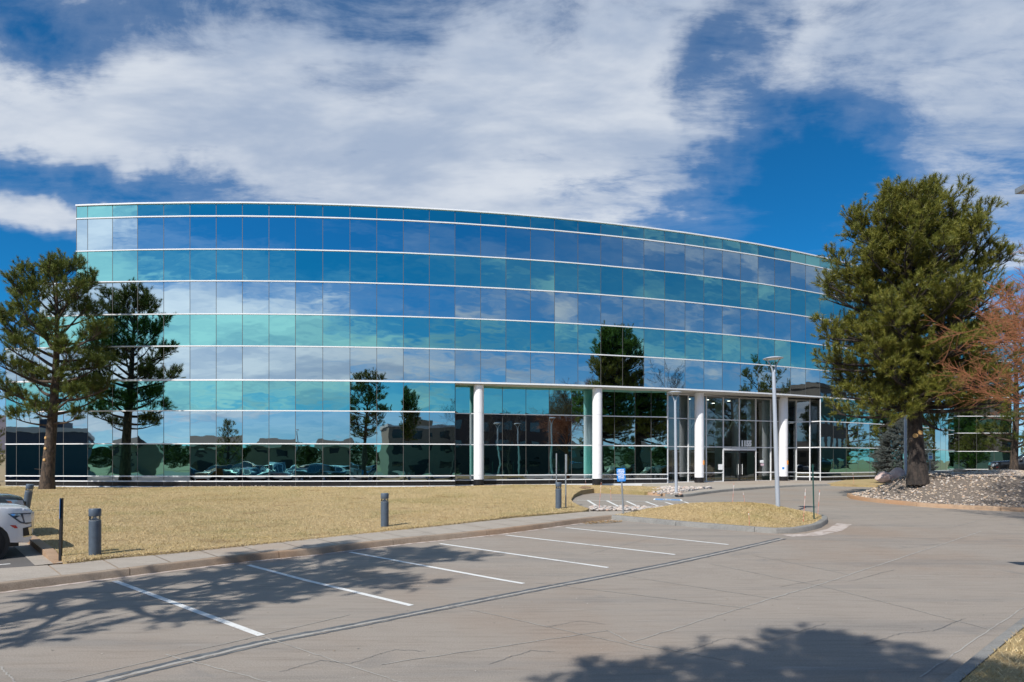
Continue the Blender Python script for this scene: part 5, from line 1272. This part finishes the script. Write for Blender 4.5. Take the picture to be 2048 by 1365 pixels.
def make_car(kind, name, label, group, pm, rim=M_RIMS, detail=False):
    c = CARS[kind]; r = empty(name, (0, 0, 0), label, 'car', group)
    me = car_mesh(c); bd = link('body', me, pm, r)
    for s in (-1, 1):
        for pl in c['side']:
            o = side_patch(c, pl, s, .006).build('side_window', M_AGL, r, 60, fixn=True)
        f = c['f']; z1 = c['prof'][4][1]
        if kind == 'suv':
            hl = side_patch(c, [(2.15,1.045),(2.60,1.03),(2.63,1.00),(2.63,.80),(2.50,.78),(2.38,.82)], s, .006, .06).build('headlight', M_HL, r, 60, fixn=True)
            side_patch(c, [(2.43,1.01),(2.595,1.005),(2.595,.82),(2.47,.825)], s, .010, .06).build('lens', M_HLL, hl, 60, fixn=True)
            side_patch(c, [(2.19,1.03),(2.38,1.02),(2.40,.985),(2.25,.995)], s, .010, .06).build('light_strip', M_CHR, hl, 60, fixn=True)
            side_patch(c, [(2.36,.97),(2.40,.97),(2.44,.84),(2.41,.84),(2.30,.94)], s, .010, .06).build('lens', M_HLL, hl, 60, fixn=True)
            side_patch(c, [(2.19,.79),(2.30,.78),(2.34,.71),(2.28,.71)], s, .006, .06).build('side_marker', M_REDL, r, 60, fixn=True)
            v_ = side_patch(c, [(2.43,.70),(2.60,.73),(2.615,.52),(2.44,.50)], s, .006, .06).build('bumper_vent', M_TRIM, r, 60, fixn=True)
            side_patch(c, [(2.53,.70),(2.60,.715),(2.605,.56),(2.56,.53)], s, .010, .05).build('vent_trim', M_CHR, v_, 60, fixn=True)
            side_patch(c, [(2.44,.52),(2.62,.53),(2.62,.505),(2.44,.495)], s, .012, .05).build('vent_trim', M_CHR, v_, 60, fixn=True)
            side_patch(c, [(2.585,1.04),(2.65,1.06),(2.65,.66),(2.60,.68)], s, .012, .05).build('grille_edge', M_CHR, r, 60, fixn=True)
        else:
            hz_ = c['prof'][3][1]
            side_patch(c, [(f-.42,hz_+.02),(f-.05,hz_-.02),(f-.02,hz_-.13),(f-.22,hz_-.12)], s, .006, .06).build('headlight', M_HLL, r, 60, fixn=True)
            side_patch(c, [(f-.40,hz_-.01),(f-.30,hz_-.02),(f-.24,hz_-.12),(f-.30,hz_-.10)], s, .009, .06).build('side_marker', M_AMB, r, 60, fixn=True)
        b0 = c['b']; zb = c['belt']
        side_patch(c, [(b0+.03,zb-.02),(b0+.30,zb-.04),(b0+.22,zb-.20),(b0+.03,zb-.20)], s, .006, .08).build('tail_light', M_REDL, r, 60, fixn=True)
        # mirror
        wx = c['wind'][0][0]-.25; m = MB(); yy = car_half(c, wx, c['belt']+.05); m.lathe([(.02,-.11),(.09,-.08),(.10,.0),(.09,.08),(.02,.11)], (wx, s*(yy+.12), c['belt']+.13), 10, 0, Matrix.Rotation(R_(90), 3, 'X')); m.build('mirror', pm, r, 50)
        # sill and arch cladding
        arc = [(c['fa']+(c['ar']+.05)*math.cos(R_(a)), c['wr']+(c['ar']+.05)*math.sin(R_(a))) for a in range(0, 181, 12)]+[(c['fa']-(c['ar']-.004)*math.cos(R_(a)), c['wr']+(c['ar']-.004)*math.sin(R_(a))) for a in range(0, 181, 12)]
        for y_, x_ in ((s*(c['W']-.17), c['fa']), (s*(c['W']-.17), c['ra'])): wheel(r, x_, y_, c['wr'], rim, .27 if kind != 'sedan' else .21, 6)
        # dark wheel house
        for x_ in (c['fa'], c['ra']):
            m = MB(); m.lathe([(c['ar']-.006, 0), (c['ar']-.006, .5)], (x_, s*(c['W']-.055), c['wr']), 24, 0, Matrix.Rotation(R_(90*s), 3, 'X'), True); m.build('wheel_house', M_TRIM, r, 40)
    def strip_(name, a, b, inset, m_):
        mb = MB(); vs = []; fs = []; N = 6; SS = [-1+2*i/10 for i in range(11)]
        for i in range(N+1):
            x = a[0]+(b[0]-a[0])*i/N; z = a[1]+(b[1]-a[1])*i/N; w = car_half(c, x, z)-inset
            for s in SS: vs.append((x+(.01 if a[0] > b[0] and a[0] > 0 else -.01), s*w, z+.045*(1-s*s)+.028))
        for i in range(N):
            for j in range(10): fs.append((i*11+j, (i+1)*11+j, (i+1)*11+j+1, i*11+j+1))
        mb.add(vs, fs); return mb.build(name, m_, r, 60, fixn=True)
    strip_('windscreen', c['wind'][0], c['wind'][1], .07, M_AGL); strip_('rear_window', c['rear'][0], c['rear'][1], .09, M_AGL)
    m = MB(); fx = c['f']; zt = c['prof'][3][1]; m.box((fx+.03, 0, zt-.20), (.05, c['W']*1.15, .26)); 
    for i in range(5): m.box((fx+.058, 0, zt-.30+.05*i), (.014, c['W']*1.1, .016))
    m.build('grille', M_TRIM, r)
    m = MB(); m.box((-.0, 0, .36), ((c['f']-c['b'])*.9, c['W']*1.5, .14)); m.build('underbody', M_PLAST, r)
    if detail:
        # door shut lines and handles, on the side that faces the camera and the other alike
        for s in (-1, 1):
            for x_ in (1.02, -.16, -1.16):
                side_patch(c, [(x_,1.28),(x_+.008,1.28),(x_+.008,.5),(x_,.5)], s, .004, .1).build('shut_line', M_TRIM, r, fixn=True)
            for x_ in (.05, -.98):
                m = MB(); m.box((x_, s*(c['W']+.02), 1.08), (.2, .03, .03)); m.build('handle', pm, r)
            m = MB(); m.box((c['fa']-.58, s*(c['W']-.16), .36), (.03, .26, .30)); m.build('mud_flap', M_TRIM, r)
    return r
P_WHITE = paint('white_car_paint', (.72, .73, .75)); P_GREY = paint('dark_taupe_car_paint', (.055, .05, .045), .3)
CARH = math.atan2(.69, .72)
suv = make_car('suv', 'parked_car', 'white full size SUV with black wheels nosing in at the left edge', 'cars parked on the left', P_WHITE, M_RIM, True)
def place(o, x, y, rz, z=None): o.location = (x, y, H(x, y)+.05 if z is None else z); o.rotation_euler = (0, 0, rz)
# front right wheel contact point of the white car
w0 = Vector(gpx(-8, 1119, .05)); hd = Vector((math.cos(CARH), math.sin(CARH))); lf = Vector((-hd.y, hd.x))
c0 = w0-hd*(1.73+.24)+lf*.85; place(suv, c0.x, c0.y, CARH, H(0, c0.y)+.02)
tr_ = make_car('pickup', 'parked_car', 'dark taupe car with amber side light behind the white SUV', 'cars parked on the left', P_GREY, M_RIMS)
c1 = w0-hd*(1.85+.16)+lf*(.85+2.95); place(tr_, c1.x, c1.y, CARH)

# cars in the car park behind the camera (seen in the glass) and one at the far right edge
PC = {k: paint(k, c, f) for k, c, f in (('silver_car_paint', (.45,.46,.47), .5), ('black_car_paint', (.012,.012,.014), 0), ('red_car_paint', (.30,.012,.015), .1), ('blue_car_paint', (.03,.08,.18), .3), ('orange_car_paint', (.45,.11,.02), .2), ('grey_car_paint', (.14,.145,.15), .4), ('white_car_paint', (0,0,0), 0))}
COLN = list(PC)
protos = {k: make_car(k, 'parked_car', 'x', 'cars in the car park behind the camera', P_WHITE) for k in ('suv', 'sedan', 'pickup')}
def recolour(o, m):
    for ch in o.children:
        if ch.name.split('.')[0] in ('body', 'mirror'):
            ch.data = ch.data.copy() if False else ch.data
            ch.material_slots[0].link = 'OBJECT'; ch.material_slots[0].material = m
rgc = random.Random(5); used = set(); SPOTS = []
rowdirs = [(-14, -5), (-17.2, -4.2), (-20.4, -3.4), (-23.6, -2.6), (-26.8, -1.8), (-30, -1), (-33.2, -.2), (-36.4, .6), (-39.6, 1.4)]
names = {'silver_car_paint': 'silver', 'black_car_paint': 'black', 'red_car_paint': 'dark red', 'blue_car_paint': 'dark blue', 'orange_car_paint': 'orange', 'grey_car_paint': 'grey', 'white_car_paint': 'white'}
plan = [('sedan','silver_car_paint'),('suv','white_car_paint'),('sedan','red_car_paint'),('sedan','red_car_paint'),('pickup','silver_car_paint'),('sedan','grey_car_paint'),('suv','black_car_paint'),('suv','orange_car_paint'),('sedan','blue_car_paint')]
kk = {'suv': 'SUV', 'sedan': 'saloon', 'pickup': 'pickup'}
ordn = ['first', 'second', 'third', 'fourth', 'fifth', 'sixth', 'seventh', 'eighth', 'ninth']
for row, (dx, dy) in enumerate(((0, 0), (2.5, -14), (4, -20.5))):
    for i, (x, y) in enumerate(rowdirs):
        k, pm = plan[(i+row*4) % 9] if row else plan[i]
        if row == 2 and i in (2, 5): continue
        o = protos[k] if k not in used else copy_tree(protos[k]); used.add(k)
        recolour(o, PC[pm]); place(o, x+dx, y+dy, R_(104 if row != 1 else -76)+rgc.uniform(-.03, .03), 0.0)
        o['label'] = '%s %s parked %s from the lamp end of the %s row behind the camera' % (names[pm], kk[k], ordn[i], ('nearest', 'middle', 'farthest')[row])
for i, (x, y, k, pm, rz) in enumerate(((30, -2, 'sedan', 'grey_car_paint', .3), (34, 1.5, 'suv', 'black_car_paint', .3), (38, 5, 'sedan', 'blue_car_paint', .3), (43, 9, 'pickup', 'black_car_paint', .3), (50, 16, 'suv', 'white_car_paint', .5), (54, 20, 'sedan', 'silver_car_paint', .5))):
    o = copy_tree(protos[k]); recolour(o, PC[pm]); place(o, x, y, rz)
    o['label'] = '%s %s parked %s along the drive to the right, out of frame' % (names[pm], kk[k], ordn[i]); o['group'] = 'cars parked along the drive to the right'
o = copy_tree(protos['suv']); recolour(o, PC['black_car_paint']); p = at(2068, 950, 47); place(o, p.x, p.y, 2.6, p.z-.2); o['label'] = 'dark car showing only its end at the right edge beyond the gravel mound'; o['group'] = 'cars parked along the drive to the right'

# ================================================================== BUILDINGS BEHIND THE CAMERA (seen in the glass)
M_CREAM = mat('cream_stucco', (.27, .215, .15), .85, 0, [(1, (.22, .17, .12), .4, .7, .5)]); M_BRICK = mat('dark_brown_brick', (.085, .055, .045), .9, 0, [(2, (.06, .04, .035), .4, .7, .7)])
M_BROWN = mat('brown_precast', (.12, .095, .08), .9, 0, [(1, (.09, .07, .06), .4, .7, .6)]); M_SLATE = mat('slate_blue_cladding', (.06, .075, .10), .8)
M_ROOFD = mat('dark_shingle', (.10, .08, .065), .9); M_WIN = mat('dark_window', (.02, .025, .03), .05, 0, spec=.8); M_TRIMW = mat('pale_trim', (.55, .53, .48), .7)
def block(label, cx, cy, w, d, h, rz, m, storeys, bays, roof='flat', trim=True):
    r = empty('background_building', (cx, cy, -.05), label, 'building', None, rz)
    mb = MB(); mb.box((0, 0, h/2), (w, d, h)); mb.build('wall', m, r)
    if roof == 'flat':
        mb = MB()
        for (x, y, a, b) in ((0, d/2, w+.3, .3), (0, -d/2, w+.3, .3), (w/2, 0, .3, d-.3), (-w/2, 0, .3, d-.3)): mb.box((x, y, h+.25), (a, b, .5))
        mb.build('parapet', M_TRIMW if trim else m, r)
        mb = MB(); mb.box((w*.12, 0, h+.9), (w*.22, d*.3, 1.8)); mb.build('plant_room', m, r)
    else:
        mb = MB(); e = .5; mb.add([(-w/2-e,-d/2-e,h),(w/2+e,-d/2-e,h),(w/2+e,d/2+e,h),(-w/2-e,d/2+e,h),(-w/2-e,0,h+d*.28),(w/2+e,0,h+d*.28)], [(0,1,5,4),(2,3,4,5),(0,4,3),(1,2,5),(0,3,2,1)]); mb.build('roof', M_ROOFD, r)
    sh = h/storeys
    for s in range(storeys):
        for b in range(bays):
            x = -w/2+w*(b+.5)/bays; z = sh*(s+.55)
            for sd in (1, -1):
                mb = MB(); mb.box((x, sd*(d/2+.01), z), (w/bays*.55, .06, sh*.45)); mb.build('window', M_WIN, r)
    mb = MB(); mb.box((w*.03, d/2+.015, 1.15), (1.8, .08, 2.3)); mb.build('door', M_BLK, r)
    return r
block('low slate blue building far left of the camera, seen in the glass', -70, 3, 28, 16, 5.6, R_(50), M_SLATE, 2, 7)
block('dark brick office block behind the camera to the right, seen in the glass', 38, -36, 34, 16, 10.2, R_(-18), M_BRICK, 3, 9, trim=False)
block('cream three storey building behind the camera, seen between bare trees', 5, -52, 22, 14, 8.8, R_(-4), M_CREAM, 3, 7)
block('brown precast office block far off to the right, seen above the entrance', 86, 35, 18, 20, 13.6, R_(8), M_BROWN, 4, 6, trim=False)
for i, (x, y, rz) in enumerate(((-66, -62, .2), (-44, -74, .1), (-22, -80, 0), (62, -50, -.3), (-92, -50, .3))):
    block(('cream house with pitched roof beyond the car park, second from the left', 'cream house with pitched roof beyond the car park, middle one', 'cream house with pitched roof beyond the car park, nearest the hills gap', 'cream house with pitched roof beyond the dark brick block', 'cream house with pitched roof beyond the car park, far left one')[i], x, y, 16, 10, 5.0, rz, M_CREAM, 2, 5, 'pitched')
def hedge(label, base, w, d, h, seed):
    rg = np.random.default_rng(seed); root = empty('hedge', base, label, 'hedge'); n = int(w*d*260)
    P = np.stack([rg.uniform(-w/2, w/2, n), rg.uniform(-d/2, d/2, n), h*rg.uniform(.05, 1, n)**.6], -1); D = unit(rg.normal(0, 1, (n, 3))+np.array([0, 0, .6]))
    V_, Fc, tone = needles(P, D, rg, 9, .1, .09, (.9, .3), .018); needle_obj('foliage', V_, Fc, tone, M_HEDGE, root)
    tb = MB()
    for k in range(max(2, int(w))): tb.tube([(-w/2+w*(k+.5)/max(2, int(w)), 0, -.1), (-w/2+w*(k+.5)/max(2, int(w)), 0, h*.8)], .03, 5)
    tb.build('stems', M_TWIG, root)
hedge('clipped green hedge by the drive behind the camera, seen in the recessed glass', (14.5, -2.5, 0), 4.5, 1.2, 1.0, 91)
BKL = [(-8,-3),(-5,3.5),(-2.2,2.2),(4.5,-2.5),(12,-1),(20,-3),(22,-8),(8,-9),(-8,-8.5)]
st(sheet('verge_lawn', BKL, lambda x, y: Hn(y)+.14+.25*np.clip(poly_dist(BKL, x, y)/3, 0, 1), M_LAWN, 1, .3))
